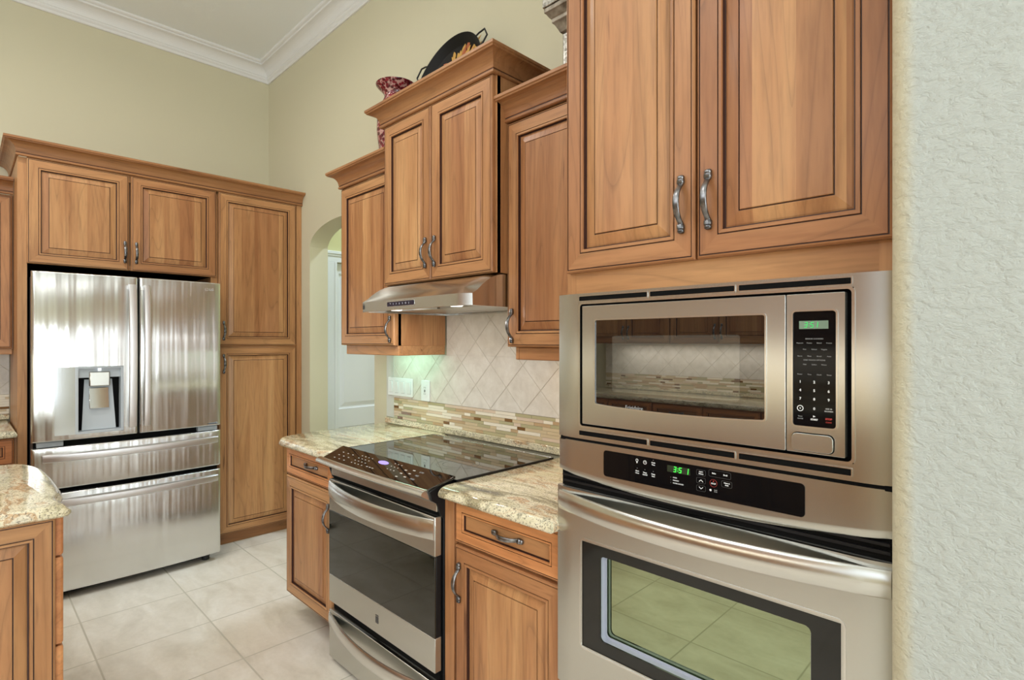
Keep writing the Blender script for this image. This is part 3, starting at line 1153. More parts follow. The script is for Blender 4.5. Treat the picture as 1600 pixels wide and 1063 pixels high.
# ================================================================== WALL OVEN
def wall_oven():
    t = thing('wall_oven', 'built-in stainless single wall oven with arched handle below the microwave', 'oven', (0, -.626, 0))
    YP = -.033
    X0, X1 = 3.670, 4.4275
    # control panel bows outward towards its lower edge
    def pan(x, f):      # f 0 top, 1 bottom
        u = (x - X0) / (X1 - X0) * 2 - 1
        return YP + ends(x, X0, X1, .008)
    def low(x):
        u = (x - X0) / (X1 - X0) * 2 - 1
        return Zb - .026 * (1 - u * u)
    Zt, Zb = 1.127, 1.048
    mb = MB()
    N = 32
    N = 48
    cols = [X0 - .0065 + (X1 - X0 + .0065) * i / N for i in range(N + 1)]
    M_ = 8
    grid = [[(x, pan(x, j / M_), Zt + (low(x) - Zt) * j / M_) for x in cols] for j in range(M_ + 1)]
    lip = [(x, pan(x, 1) + .0025, low(x) - .0055) for x in cols]
    back = [(x, YP + .02, low(x) - .006) for x in cols]
    topb = [(x, YP + .02, Zt) for x in cols]
    rows = [topb] + grid + [lip, back]
    v = [p for r_ in rows for p in r_]
    f = []
    for j in range(len(rows) - 1):
        for i in range(N):
            f.append((j * (N + 1) + i, j * (N + 1) + i + 1, (j + 1) * (N + 1) + i + 1, (j + 1) * (N + 1) + i))
    mb.add(v, f, 'steel')
    for i in (0, N):
        mb.add([r_[i] for r_ in rows], [tuple(range(len(rows)))], 'steel')
    mb.box(X0 + .002, X1 - .002, YP + .004, -.001, Zt - .002, 1.1345, 'dark_gap')
    cp = mb.build('control_panel', t, angle=30)
    # black display glass following the bow
    gx0, gx1, gz0, gz1 = 3.8155, 4.2815, 1.0495, 1.1145
    poly = rrect(gx0, gx1, gz0, gz1, .008, 4)
    def onpan(x, z, off):
        return (x, YP - off, z)
    # dense outline: split long edges
    dense = []
    for i, p in enumerate(poly):
        q = poly[(i + 1) % len(poly)]
        n_ = max(1, int(abs(q[0] - p[0]) / .02))
        for k in range(n_):
            dense.append((p[0] + (q[0] - p[0]) * k / n_, p[1] + (q[1] - p[1]) * k / n_))
    # build as column strips
    xs = sorted(set(round(p[0], 5) for p in dense))
    def zrange(x):
        r_ = .008
        dz = 0
        if x < gx0 + r_: dz = r_ - math.sqrt(max(0, r_ * r_ - (gx0 + r_ - x) ** 2))
        if x > gx1 - r_: dz = r_ - math.sqrt(max(0, r_ * r_ - (x - gx1 + r_) ** 2))
        return gz0 + dz, gz1 - dz
    mb = MB()
    for a, b in zip(xs, xs[1:]):
        za0, za1 = zrange(a)
        zb0, zb1 = zrange(b)
        mb.add([onpan(a, za0, .0012), onpan(b, zb0, .0012), onpan(b, zb1, .0012), onpan(a, za1, .0012)], [(0, 1, 2, 3)], 'black_gloss')
        for (p, q) in (((a, za0), (b, zb0)), ((a, za1), (b, zb1))):
            mb.add([onpan(p[0], p[1], .0012), onpan(q[0], q[1], .0012), onpan(q[0], q[1], -.002), onpan(p[0], p[1], -.002)], [(0, 1, 2, 3)], 'black_gloss')
    g = mb.build('display_glass', cp, angle=30)
    # lettering: written flat, then wrapped on the bowed glass
    def wrap(mb):
        mb.v = [(x, onpan(x, z, .0016)[1] + y, z) for x, y, z in mb.v]
        return mb
    mb = MB()
    mb.box(3.992, 4.0475, -.0001, .0003, 1.0905, 1.1055, 'lcd_off')
    wrap(mb).build('clock_window', g, smooth=False)
    mb = MB()
    seven(mb, '3:5', 4.0075, 1.0918, .0128, 'led_green', -.0004, th=.15)
    seven(mb, '1', 4.0370, 1.0918, .0128, 'led_green', -.0004, th=.15)
    wrap(mb).build('clock_digits', g, smooth=False)
    mb = MB()
    A = 'text_white'
    def tx(s, size, x, z, m=A): mb.text(s, size, x, 0, z, m, bold=.00008)
    # measured positions on the glass
    tx('Cook', .0042, 3.956, 1.1045); tx('Time', .0042, 3.956, 1.0995)
    tx('Oven', .0042, 3.913, 1.0785); tx('Clean', .0042, 3.913, 1.0735)
    tx('Timer', .0042, 3.934, 1.0775); tx('On/Off', .0042, 3.934, 1.0725)
    tx('Delay', .0042, 3.956, 1.0775); tx('Start', .0042, 3.956, 1.0725)
    for x, z in ((3.956, 1.1105), (3.913, 1.0850), (3.934, 1.0845), (3.956, 1.0840)):
        mb.box(x - .0006, x + .0006, -.0004, 0, z - .0006, z + .0006, 'text_grey')
    # lamp and clock symbols
    def circ(cx, cz, r1, r2, m=A):
        c1 = [(cx + r1 * math.cos(k * math.pi / 9), cz + r1 * math.sin(k * math.pi / 9)) for k in range(18)]
        c2 = [(cx + r2 * math.cos(k * math.pi / 9), cz + r2 * math.sin(k * math.pi / 9)) for k in range(18)]
        ring_plate(mb, c1, c2, -.0004, 0, m)
    circ(3.9125, 1.1040, .0034, .0025)
    mb.box(3.9110, 3.9140, -.0004, 0, 1.0972, 1.1010, A)
    circ(3.934, 1.1020, .0046, .0036)
    mb.box(3.9335, 3.9345, -.0004, 0, 1.1015, 1.1045, A)
    mb.box(3.9335, 3.9362, -.0004, 0, 1.1015, 1.1024, A)
    for i, s_ in enumerate(('OVEN', 'PREHEAT', 'DOOR LOCKED')):
        z = 1.0790 - i * .0062
        mb.text(s_, .0036, 4.006, 0, z, A, align='LEFT')
        mb.box(4.0005, 4.0015, -.0004, 0, z - .0005, z + .0005, 'text_grey')
    tx('Add 1', .0038, 4.073, 1.1030); tx('Minute', .0038, 4.073, 1.0985)
    tx('Bake', .0044, 4.102, 1.1045); tx('Broil', .0044, 4.127, 1.1045)
    for cz, sg in ((1.0840, 1), (1.0672, -1)):
        x = 4.073
        for s1, s2 in ((-1, 1), (1, 1)):
            mb.prism([(x, cz + .0022 * sg), (x + s1 * .0046, cz - .0018 * sg), (x + s1 * .0046, cz - .0034 * sg), (x, cz + .0006 * sg)], 'y', -.0004, 0, A)
    tx('STOP', .0044, 4.101, 1.0820)
    mb.box(4.1, 4.102, -.0004, 0, 1.0862, 1.0882, 'text_red')
    circ(4.101, 1.0832, .0082, .0078, 'text_red')
    tx('Lock', .0032, 4.106, 1.0690, 'text_grey'); tx('3 sec', .0032, 4.106, 1.0655, 'text_grey')
    circ(4.0945, 1.0675, .0024, .0003)
    tx('Warm &', .0036, 4.130, 1.0880); tx('Hold', .0036, 4.130, 1.0835)
    for a in ((4.0625, 4.0835, 1.0945, 1.1075), (4.0905, 4.1390, 1.0970, 1.1115), (4.0625, 4.0835, 1.0775, 1.0905), (4.0625, 4.0835, 1.0605, 1.0735), (4.1185, 4.1415, 1.0790, 1.0925)):
        ring_plate(mb, rrect(*a, .003, 3), rrect(a[0] + .0006, a[1] - .0006, a[2] + .0006, a[3] - .0006, .0026, 3), -.0003, 0, 'outline')
    wrap(mb).build('key_lettering', g, smooth=False)
    # vent gap
    mb = MB()
    mb.box(X0 + .004, X1 - .004, YP + .010, -.001, 1.0015, 1.0445, 'dark_gap')
    mb.box(X0 + .010, X1 - .010, YP + .006, YP + .010, 1.012, 1.018, 'black_plastic')
    mb.box(X0 + .010, X1 - .010, YP + .002, YP + .010, 1.028, 1.0335, 'black_plastic')
    mb.build('vent_gap', t, smooth=False)
    # chassis
    mb = MB()
    zb, zt = .47, 1.0
    mb.box(X0 + .02, X1 - .02, -.0005, .0, .46, 1.12, 'dark_gap')
    mb.build('body', t, smooth=False)
    # door
    YD = YP - .006
    mb = MB()
    gx0, gx1, gz0, gz1 = 3.748, 4.348, .595, .875
    bowed_plate(mb, X0 - .0085, X1, zb, zt, YD, .028, 'steel', hole=(gx0 + .004, gx1 - .004, gz0 + .004, gz1 - .004), d=.010)
    d = mb.build('door', t, angle=30)
    mb = MB()
    ring_plate(mb, rrect(gx0 - .004, gx1 + .004, gz0 - .004, gz1 + .004, .015), rrect(gx0, gx1, gz0, gz1, .012), YD - .0012, YD + .004, 'steel_bright')
    mb.build('window_trim', d)
    # black border glass and window
    mb = MB()
    ix0, ix1, iz0, iz1 = 3.807, 4.293, .630, .845
    ring_plate(mb, rrect(gx0, gx1, gz0, gz1, .012), rrect(ix0, ix1, iz0, iz1, .012), YD + .002, YD + .007, 'glass_border')
    mb.build('glass_border', d)
    mb = MB()
    ring_plate(mb, rrect(ix0 - .002, ix1 + .002, iz0 - .002, iz1 + .002, .013), rrect(ix0, ix1, iz0, iz1, .012), YD + .0065, YD + .034, 'gasket')
    ring_plate(mb, rrect(ix0 - .001, ix1 + .001, iz0 - .001, iz1 + .001, .012), rrect(ix0 + .006, ix1 - .006, iz0 + .006, iz1 - .006, .010), YD + .022, YD + .024, 'gasket')
    mb.build('window_gasket', d)
    mb = MB()
    mb.prism(rrect(ix0, ix1, iz0, iz1, .012), 'y', YD + .0275, YD + .0295, 'oven_glass')
    mb.build('window', d, smooth=False)
    mb = MB()
    arc_handle(mb, X0 + .006, X1 - .006, .940, .990, YD, .052, .014, 'steel_bright', sagz=.003)
    mb.build('handle', d, angle=40)
    # cavity with racks
    mb = MB()
    a, b, c, e = ix0 - .04, ix1 + .04, .56, .93
    for bx in ((a, b, .44, .45, c, e), (a - .01, a, YD + .03, .45, c, e), (b, b + .01, YD + .03, .45, c, e), (a, b, YD + .03, .45, c - .01, c), (a, b, YD + .03, .45, e, e + .01)):
        mb.box(*bx, 'enamel')
    mb.build('cavity', t, smooth=False)
    for z in (.66, .76):
        mb = MB()
        for k in range(11):
            x = a + .02 + (b - a - .04) * k / 10
            mb.tube([(x, YD + .05, z), (x, .43, z)], .002, 'chrome', 6)
        mb.tube([(a, YD + .05, z), (b, YD + .05, z)], .003, 'chrome', 6)
        mb.tube([(a, .42, z), (b, .42, z)], .003, 'chrome', 6)
        mb.build('rack', t)


simple('lcd_off', (.022, .032, .018), .25)
microwave()
wall_oven()


# ================================================================== WALL CABINETS
def wall_cabs():
    # left of hood
    X0, X1 = 1.832, 2.362
    w = X1 - X0
    t = thing('wall_cabinet', 'single-door cherry wall cabinet left of the range hood, above the switches', 'cabinet', (X0, 0, 0))
    carcass(t, 0, w, -.305, -.014, 1.367, 2.235)
    door(t, .004, w - .006, 1.368, 2.222, -.306, hx=w - .034, hz=1.447)
    crown(t, 0, w, -.326, -.014, 2.226, right=False)
    mb = MB()
    pts = [(.022, -.014), (.022, -.292), (w - .001, -.292), (w - .001, -.014)]
    mb.box(.022, .040, -.302, -.014, 1.318, 1.368, 'wood_h')
    mb.box(.040, w - .001, -.302, -.284, 1.318, 1.368, 'wood_h')
    mb.box(w - .019, w - .001, -.284, -.014, 1.318, 1.368, 'wood_h')
    mb.build('light_rail', t, bevel=.003)
    # right of hood
    X0, X1 = 3.132, 3.670
    w = X1 - X0
    t = thing('wall_cabinet', 'single-door cherry wall cabinet squeezed between the range hood and the oven tower', 'cabinet', (X0, 0, 0))
    carcass(t, 0, w, -.305, -.014, 1.367, 2.235)
    door(t, .002, w - .006, 1.368, 2.222, -.306, hx=.032, hz=1.447)
    crown(t, 0, w - .002, -.326, -.014, 2.226, left=True, right=False)
    mb = MB()
    mb.box(.026, .044, -.302, -.014, 1.318, 1.368, 'wood_h')
    mb.box(.044, w - .003, -.302, -.284, 1.318, 1.368, 'wood_h')
    mb.build('light_rail', t, bevel=.003)
    # above hood
    X0, X1 = 2.3635, 3.1305
    w = X1 - X0
    t = thing('wall_cabinet', 'raised double-door cherry wall cabinet directly above the range hood', 'cabinet', (X0, 0, 0))
    carcass(t, 0, w, -.375, -.002, 1.650, 2.410)
    door(t, .018, .3775, 1.652, 2.396, -.376, hx=.347, hz=1.768)
    door(t, .3815, w - .008, 1.652, 2.396, -.376, hx=.411, hz=1.768)
    crown(t, 0, w, -.395, -.002, 2.397, h=.086)


def base_cabs():
    X0, X1 = 1.862, 2.366
    w = X1 - X0
    t = thing('base_cabinet', 'cherry base cabinet left of the range with one drawer over one door', 'cabinet', (X0, 0, 0))
    carcass(t, 0, w, -.62, -.002, .105, .868)
    door(t, .003, w - .012, .722, .862, -.621, 'drawer', hx=.272, hz=.797, horiz=True)
    door(t, .003, w - .012, .124, .714, -.621, hx=w - .045, hz=.595)
    mb = MB()
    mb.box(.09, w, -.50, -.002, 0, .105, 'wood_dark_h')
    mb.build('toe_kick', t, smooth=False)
    X0, X1 = 3.148, 3.670
    w = X1 - X0
    t = thing('base_cabinet', 'cherry base cabinet between the range and the oven tower with one drawer over one door', 'cabinet', (X0, 0, 0))
    carcass(t, 0, w, -.62, -.002, .105, .868)
    mb = MB()
    mb.box(.0, .048, -.638, -.62, .105, .866, 'wood_v')
    mb.build('filler_strip', t, bevel=.001)
    door(t, .055, w - .006, .722, .862, -.621, 'drawer', hx=.300, hz=.797, horiz=True)
    door(t, .055, w - .006, .124, .710, -.621, hx=.082, hz=.592)
    mb = MB()
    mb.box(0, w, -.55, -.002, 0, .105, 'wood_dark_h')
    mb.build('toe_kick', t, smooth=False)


wall_cabs()
base_cabs()


def slab(mb, outline, z0, z1, m='granite', prof=None, inner=None):
    """counter slab with a shaped edge: outline offset inwards by profile (d, z)"""
    n = len(outline)
    prof = prof or [(.010, z0), (.003, z0 + .004), (.0, z0 + .012), (.001, z0 + .020), (.006, z1 - .007), (.012, z1 - .002), (.020, z1)]
    nor = []
    area_ = sum(outline[i][0] * outline[(i + 1) % n][1] - outline[(i + 1) % n][0] * outline[i][1] for i in range(n))
    sg = 1 if area_ > 0 else -1
    for i in range(n):
        p0, p1, p2 = outline[i - 1], outline[i], outline[(i + 1) % n]
        a = Vector((p1[0] - p0[0], p1[1] - p0[1])).normalized()
        b = Vector((p2[0] - p1[0], p2[1] - p1[1])).normalized()
        na, nb = Vector((-a.y, a.x)) * sg, Vector((-b.y, b.x)) * sg
        m_ = (na + nb)
        m_ = m_ / max(.3, m_.length_squared) * 2
        nor.append(m_)
    rings = [[(outline[i][0] + nor[i].x * d, outline[i][1] + nor[i].y * d, z) for i in range(n)] for d, z in prof]
    mb.loft(rings, m)


def counters():
    # left of the range
    mb = MB()
    o = [(1.790, -.0005), (1.795, -.50), (1.815, -.60), (1.845, -.665), (1.895, -.690), (2.371, -.690), (2.371, -.0005)]
    slab(mb, o, .868, CT)
    tag(mb.build('worktop', angle=40), 'veined beige granite worktop with clipped corner left of the range', 'worktop')
    # right of the range
    mb = MB()
    o = [(3.150, -.0005), (3.150, -.615), (3.156, -.660), (3.176, -.690), (3.667, -.690), (3.667, -.0005)]
    slab(mb, o, .868, CT)
    tag(mb.build('worktop', angle=40), 'veined beige granite worktop between the range and the oven tower', 'worktop')


counters()


# ================================================================== BACKSPLASH
def clip(poly, x0, x1, z0, z1):
    def cut(ps, inside, inter):
        out = []
        for i, p in enumerate(ps):
            q = ps[(i + 1) % len(ps)]
            if inside(p):
                out.append(p)
                if not inside(q): out.append(inter(p, q))
            elif inside(q):
                out.append(inter(p, q))
        return out
    def ix(c):
        return lambda p, q: (c, p[1] + (q[1] - p[1]) * (c - p[0]) / (q[0] - p[0]))
    def iz(c):
        return lambda p, q: (p[0] + (q[0] - p[0]) * (c - p[1]) / (q[1] - p[1]), c)
    for ins, it in ((lambda p: p[0] >= x0, ix(x0)), (lambda p: p[0] <= x1, ix(x1)), (lambda p: p[1] >= z0, iz(z0)), (lambda p: p[1] <= z1, iz(z1))):
        if not poly: return poly
        poly = cut(poly, ins, it)
    return poly


def splash(t, x0, x1, zlow, zm0, zm1, ztop, extra=None, ox=2.381, seed=3, slabz=None):
    rnd = random.Random(seed)
    if slabz:
        mb = MB()
        mb.box(x0 - .08, x1, -.020, -.0005, slabz[0], slabz[1], 'granite')
        mb.build('granite_upstand', t, bevel=.002)
    # mosaic strip
    mb = MB()
    mb.box(x0, x1, -.006, -.0005, zm0, zm1, 'grout')
    rows = 8
    h = (zm1 - zm0) / rows
    for r_ in range(rows):
        x = x0
        z = zm0 + r_ * h
        first = True
        while x < x1 - .002:
            L = rnd.choice((.05, .10, .10, .15, .15)) * rnd.uniform(.85, 1.1)
            if first:
                L *= rnd.uniform(.3, 1)
                first = False
            k = rnd.random()
            if k < .095:
                m = 'mosaic_brown'; L = .05
            else:
                m = rnd.choice(('mosaic_cream', 'mosaic_cream', 'mosaic_beige', 'mosaic_olive', 'mosaic_tan', 'mosaic_pink', 'mosaic_beige'))
            xe = min(x1, x + L)
            if xe - x > .004:
                mb.box(x + .0004, xe - .0006, -.0095, -.005, z + .0005, z + h - .0006, m)
            x = xe
    mb.build('mosaic_strip', t, smooth=False)
    # diamonds
    mb = MB()
    P2 = .1075
    rects = [(x0, x1, zm1 + .001, ztop)] + (extra or [])
    for (a, b, c, d) in rects:
        mb.box(a, b, -.0068, -.0005, c, d, 'grout')
        kx = int((b - ox) / P2) + 3
        for i in range(-int((ox - a) / P2) - 3, kx):
            for j in range(-2, 9):
                if (i + j) % 2: continue
                cx, cz = ox + i * P2, zm1 + .006 + j * P2
                hp = P2 - .0022
                poly = clip([(cx - hp, cz), (cx, cz - hp), (cx + hp, cz), (cx, cz + hp)], a, b, c, d)
                if len(poly) > 2:
                    mb.prism(poly, 'y', -.0088, -.005, 'tile_cream')
    mb.build('diamond_tiling', t, bevel=.0009, seg=1)


def backsplash():
    t = thing('tile_backsplash', 'cream diamond tile backsplash with narrow brown-flecked mosaic strip behind the range', 'backsplash')
    splash(t, 1.874, 3.668, 0, .938, 1.058, 1.3165, extra=[(2.366, 3.128, 1.3165, 1.648)], slabz=(CT + .0005, .9375))
    mb = MB()
    mb.box(1.792, 1.8725, -.0085, -.0005, .9385, 1.3165, 'tile_edge')
    mb.build('edge_tile', t, bevel=.003)


simple('tile_edge', srgb(204, 204, 198), .4)
backsplash()


def wall_plates():
    t = thing('switch_plate', 'white four-gang wall switch plate at the left end of the backsplash', 'switch plate', (0, -.0098, 0))
    x0, x1, z0, z1 = 1.820, 2.068, 1.071, 1.176
    mb = MB()
    mb.prism(rrect(x0, x1, z0, z1, .006), 'y', -.006, 0, 'white_plastic')
    mb.build('plate', t, bevel=.002)
    n = 4
    for i in range(n):
        cx = x0 + (x1 - x0) * (i + .5) / n
        mb = MB()
        mb.box(cx - .017, cx + .017, -.0072, -.006, 1.088, 1.158, 'outline_white')
        mb.add([(cx - .0155, -.008, 1.090), (cx + .0155, -.008, 1.090), (cx + .0155, -.012, 1.156), (cx - .0155, -.012, 1.156), (cx - .0155, -.0065, 1.090), (cx + .0155, -.0065, 1.090), (cx + .0155, -.0065, 1.156), (cx - .0155, -.0065, 1.156)],
               [(0, 1, 2, 3), (0, 4, 5, 1), (1, 5, 6, 2), (2, 6, 7, 3), (3, 7, 4, 0)], 'white_plastic')
        mb.build('rocker', t, bevel=.0008)
    t = thing('wall_outlet', 'narrow white wall outlet plate just right of the four-gang switches', 'outlet', (0, -.0095, 0))
    x0, x1, z0, z1 = 2.150, 2.226, 1.060, 1.174
    mb = MB()
    mb.prism(rrect(x0, x1, z0, z1, .006), 'y', -.006, 0, 'white_plastic')
    mb.build('plate', t, bevel=.002)
    cx = (x0 + x1) / 2
    mb = MB()
    mb.prism(rrect(cx - .0165, cx + .0165, 1.083, 1.151, .004), 'y', -.0078, -.006, 'white_plastic')
    for z in (1.100, 1.134):
        mb.box(cx - .0075, cx - .0055, -.0082, -.0077, z - .004, z + .005, 'text_dark')
        mb.box(cx + .0045, cx + .0065, -.0082, -.0077, z - .004, z + .005, 'text_dark')
    for z in (1.113, 1.1205):
        mb.box(cx - .006, cx + .004, -.0090, -.0077, z - .0028, z + .0022, 'text_dark')
    mb.build('receptacle', t, smooth=False)


simple('outline_white', srgb(190, 194, 198), .5)
wall_plates()


# ================================================================== RANGE
def range_stove():
    t = thing('range', 'stainless slide-in electric range with black glass cooktop under the hood', 'range', (0, 0, 0))
    X0, X1 = 2.3755, 3.1435
    # body
    mb = MB()
    mb.box(X0, X1, -.640, -.060, .03, .872, 'black_plastic')
    mb.box(X0 + .03, X1 - .03, -.60, -.06, 0, .03, 'black_plastic')
    mb.build('body', t, bevel=.002)
    # cooktop
    mb = MB()
    gx0, gx1 = 2.388, 3.176
    gx0 = 2.372
    mb.box(gx0, 3.172, -.600, -.098, CT + .0012, CT + .0065, 'cooktop_glass')
    c = mb.build('cooktop', t, bevel=.0015)
    mb = MB()
    mb.box(3.1665, 3.1735, -.602, -.096, CT + .0006, CT + .0085, 'black_plastic')
    mb.box(gx0 - .0015, gx0 + .003, -.602, -.096, CT + .0006, CT + .0075, 'black_plastic')
    mb.box(gx0, 3.172, -.100, -.094, CT + .0006, CT + .0085, 'steel')
    mb.box(X0 + .01, X1 - .01, -.60, -.10, .866, CT + .001, 'black_plastic')
    mb.build('cooktop_rim', c, bevel=.001)
    for cx, cy, r_ in ((2.56, -.44, .105), (2.56, -.22, .075), (2.98, -.44, .085), (2.98, -.22, .105)):
        mb = MB()
        for rr in (r_, r_ * .72):
            c1 = [(cx + rr * math.cos(k * math.pi / 24), cy + rr * math.sin(k * math.pi / 24)) for k in range(48)]
            c2 = [(cx + (rr - .0015) * math.cos(k * math.pi / 24), cy + (rr - .0015) * math.sin(k * math.pi / 24)) for k in range(48)]
            st = len(mb.v)
            ring_plate(mb, c1, c2, 0, .0001, 'burner_mark')
            for i in range(st, len(mb.v)):
                x, y, z = mb.v[i]
                mb.v[i] = (x, z, CT + .0066 + y)
        mb.build('burner_ring', c, smooth=False)
    # sloping control panel
    YA, ZA, YB, ZB = -.607, .926, -.708, .888        # back-top edge, front-low edge
    px0, px1, qx0, qx1 = 2.386, 3.166, 2.392, 3.130
    mb = MB()
    v = [(px0, YA, ZA), (px1, YA, ZA), (qx1, YB, ZB), (qx0, YB, ZB), (px0, YA, ZA - .008), (px1, YA, ZA - .008), (qx1, YB, ZB - .006), (qx0, YB, ZB - .006)]
    mb.add(v, [(0, 1, 2, 3), (4, 7, 6, 5), (0, 4, 5, 1), (1, 5, 6, 2), (2, 6, 7, 3), (3, 7, 4, 0)], 'control_glass')
    p = mb.build('control_panel', t, bevel=.001)
    # lip with end caps and the underside returning to the body
    mb = MB()
    prof = [(-.704, .8915), (-.716, .8900), (-.726, .8840), (-.729, .8780), (-.726, .8720), (-.715, .8660), (-.690, .852), (-.668, .838), (-.646, .836), (-.646, .874), (-.690, .880)]
    rings = []
    N = 24
    for i in range(N + 1):
        u = i / N * 2 - 1
        x = 2.372 + (3.136 - 2.372) * i / N
        b = .010 * (1 - u * u)
        rings.append([(x, y - (b if y < -.70 else b * .3), z) for y, z in prof])
    mb.loft(rings, 'steel_bright')
    mb.build('front_lip', p, angle=35)
    mb = MB()
    mb.box(2.388, 3.1355, -.664, -.642, .808, .862, 'steel')
    mb.build('fascia', t, bevel=.002)
    mb = MB()
    poly = [(-.700, .884), (-.606, .921), (-.600, .910), (-.640, .872), (-.640, .78), (-.655, .80), (-.668, .838), (-.69, .852)]
    mb.prism(poly, 'x', 3.1365, 3.1455, 'black_plastic')
    mb.build('end_cap', p, bevel=.001)
    mb = MB()
    mb.prism(poly, 'x', 2.3735, 2.3825, 'black_plastic')
    mb.build('end_cap', p, bevel=.001)
    # display and key lettering on the slope
    L = Vector((0, YB - YA, ZB - ZA))
    Lh = L.normalized()
    nrm = Vector((0, Lh.z, -Lh.y))
    if nrm.z < 0: nrm = -nrm
    def onslope(mb_):
        mb_.v = [tuple(Vector((x, 0, 0)) + Vector((0, YA, ZA)) + Lh * (-z) + nrm * (-y + .0004)) for x, y, z in mb_.v]
        return mb_
    mb = MB()
    el = [(2.765 + .034 * math.cos(k * math.pi / 12), -.034 + .011 * math.sin(k * math.pi / 12)) for k in range(24)]
    mb.prism(el, 'y', -.0003, .0001, 'lcd_violet')
    onslope(mb).build('display', p, smooth=False)
    mb = MB()
    rnd = random.Random(5)
    def dash(x, z, w=.010, h=.0034, m='text_key'):
        mb.box(x - w / 2, x + w / 2, -.0003, .0001, z - h / 2, z + h / 2, m)
    for i in range(3):
        for j in range(3):
            dash(2.46 + j * .040, -.040 - i * .022)
    for i in range(4):
        for j in range(4):
            dash(2.600 + j * .026, -.030 - i * .0175, .008)
    for i, s_ in enumerate(('BAKE', 'BROIL', 'WARM')):
        dash(2.715 + i * .02, -.080, .012)
    for i in range(3):
        for j in range(3):
            dash(2.83 + j * .022, -.022 - i * .019, .006)
    for i in range(3):
        mb.text(('LOW', 'MED', 'HIGH')[i], .010, 3.010, 0, -.030 - i * .022, 'text_grey')
        dash(2.965, -.030 - i * .022, .014, .0045)
        dash(2.925, -.040 - i * .022, .014, .0045)
    onslope(mb).build('key_lettering', p, smooth=False)
    # oven door
    YD = -.673
    dx0, dx1, dz0, dz1 = 2.386, 3.1375, .262, .792
    mb = MB()
    gz0, gz1 = .380, .657
    mb.box(dx0, dx1, YD, -.645, gz1, dz1, 'steel')
    mb.box(dx0, dx1, YD, -.645, dz0, gz0, 'steel')
    mb.box(dx0 + .001, dx1 - .001, YD + .006, -.645, gz0, gz1, 'black_plastic')
    d = mb.build('oven_door', t, bevel=.0025)
    mb = MB()
    mb.box(dx0 + .0005, dx1 - .0005, YD - .0005, YD + .0055, gz0 + .0005, gz1 - .0005, 'glass_range')
    mb.build('door_glass', d, bevel=.001)
    mb = MB()
    arc_handle(mb, dx0 + .004, dx1 - .004, .714, .784, YD, .045, .010, 'steel_bright', sagz=.004)
    mb.build('handle', d, angle=40)
    mb = MB()
    emblem(mb, 2.773, .318, .030, YD - .0003)
    mb.build('emblem', d, smooth=False)
    # storage drawer
    mb = MB()
    mb.box(dx0, dx1, YD, -.645, .022, .226, 'steel')
    w = mb.build('warming_drawer', t, bevel=.0025)
    mb = MB()
    arc_handle(mb, dx0 + .004, dx1 - .004, .160, .214, YD, .045, .010, 'steel_bright', sagz=.010)
    mb.build('handle', w, angle=40)
    for a, b in ((.226, .262), (.792, .808)):
        mb = MB()
        mb.box(dx0 + .004, dx1 - .004, -.652, -.641, a, b, 'dark_gap')
        mb.build('vent_gap', t, smooth=False)


def emblem(mb, x, z, s, y):
    """small stacked square badge"""
    mb.box(x - s * .34, x + s * .34, y - .0006, y + .0002, z + s * .42, z + s * .52, 'text_dark')
    mb.box(x - s * .34, x + s * .34, y - .0006, y + .0002, z + s * .18, z + s * .30, 'text_dark')
    mb.box(x - s * .34, x + s * .34, y - .0006, y + .0002, z - s * .52, z - s * .44, 'text_dark')
    mb.text('KEN', s * .36, x, y, z + s * .0, 'text_dark', bold=.0003)
    mb.text('MORE', s * .27, x, y, z - s * .28, 'text_dark', bold=.0003)


simple('burner_mark', (.05, .05, .05), .3)
simple('control_glass', (.010, .008, .006), .02, Specular_IOR_Level=.8, IOR=1.6)
range_stove()


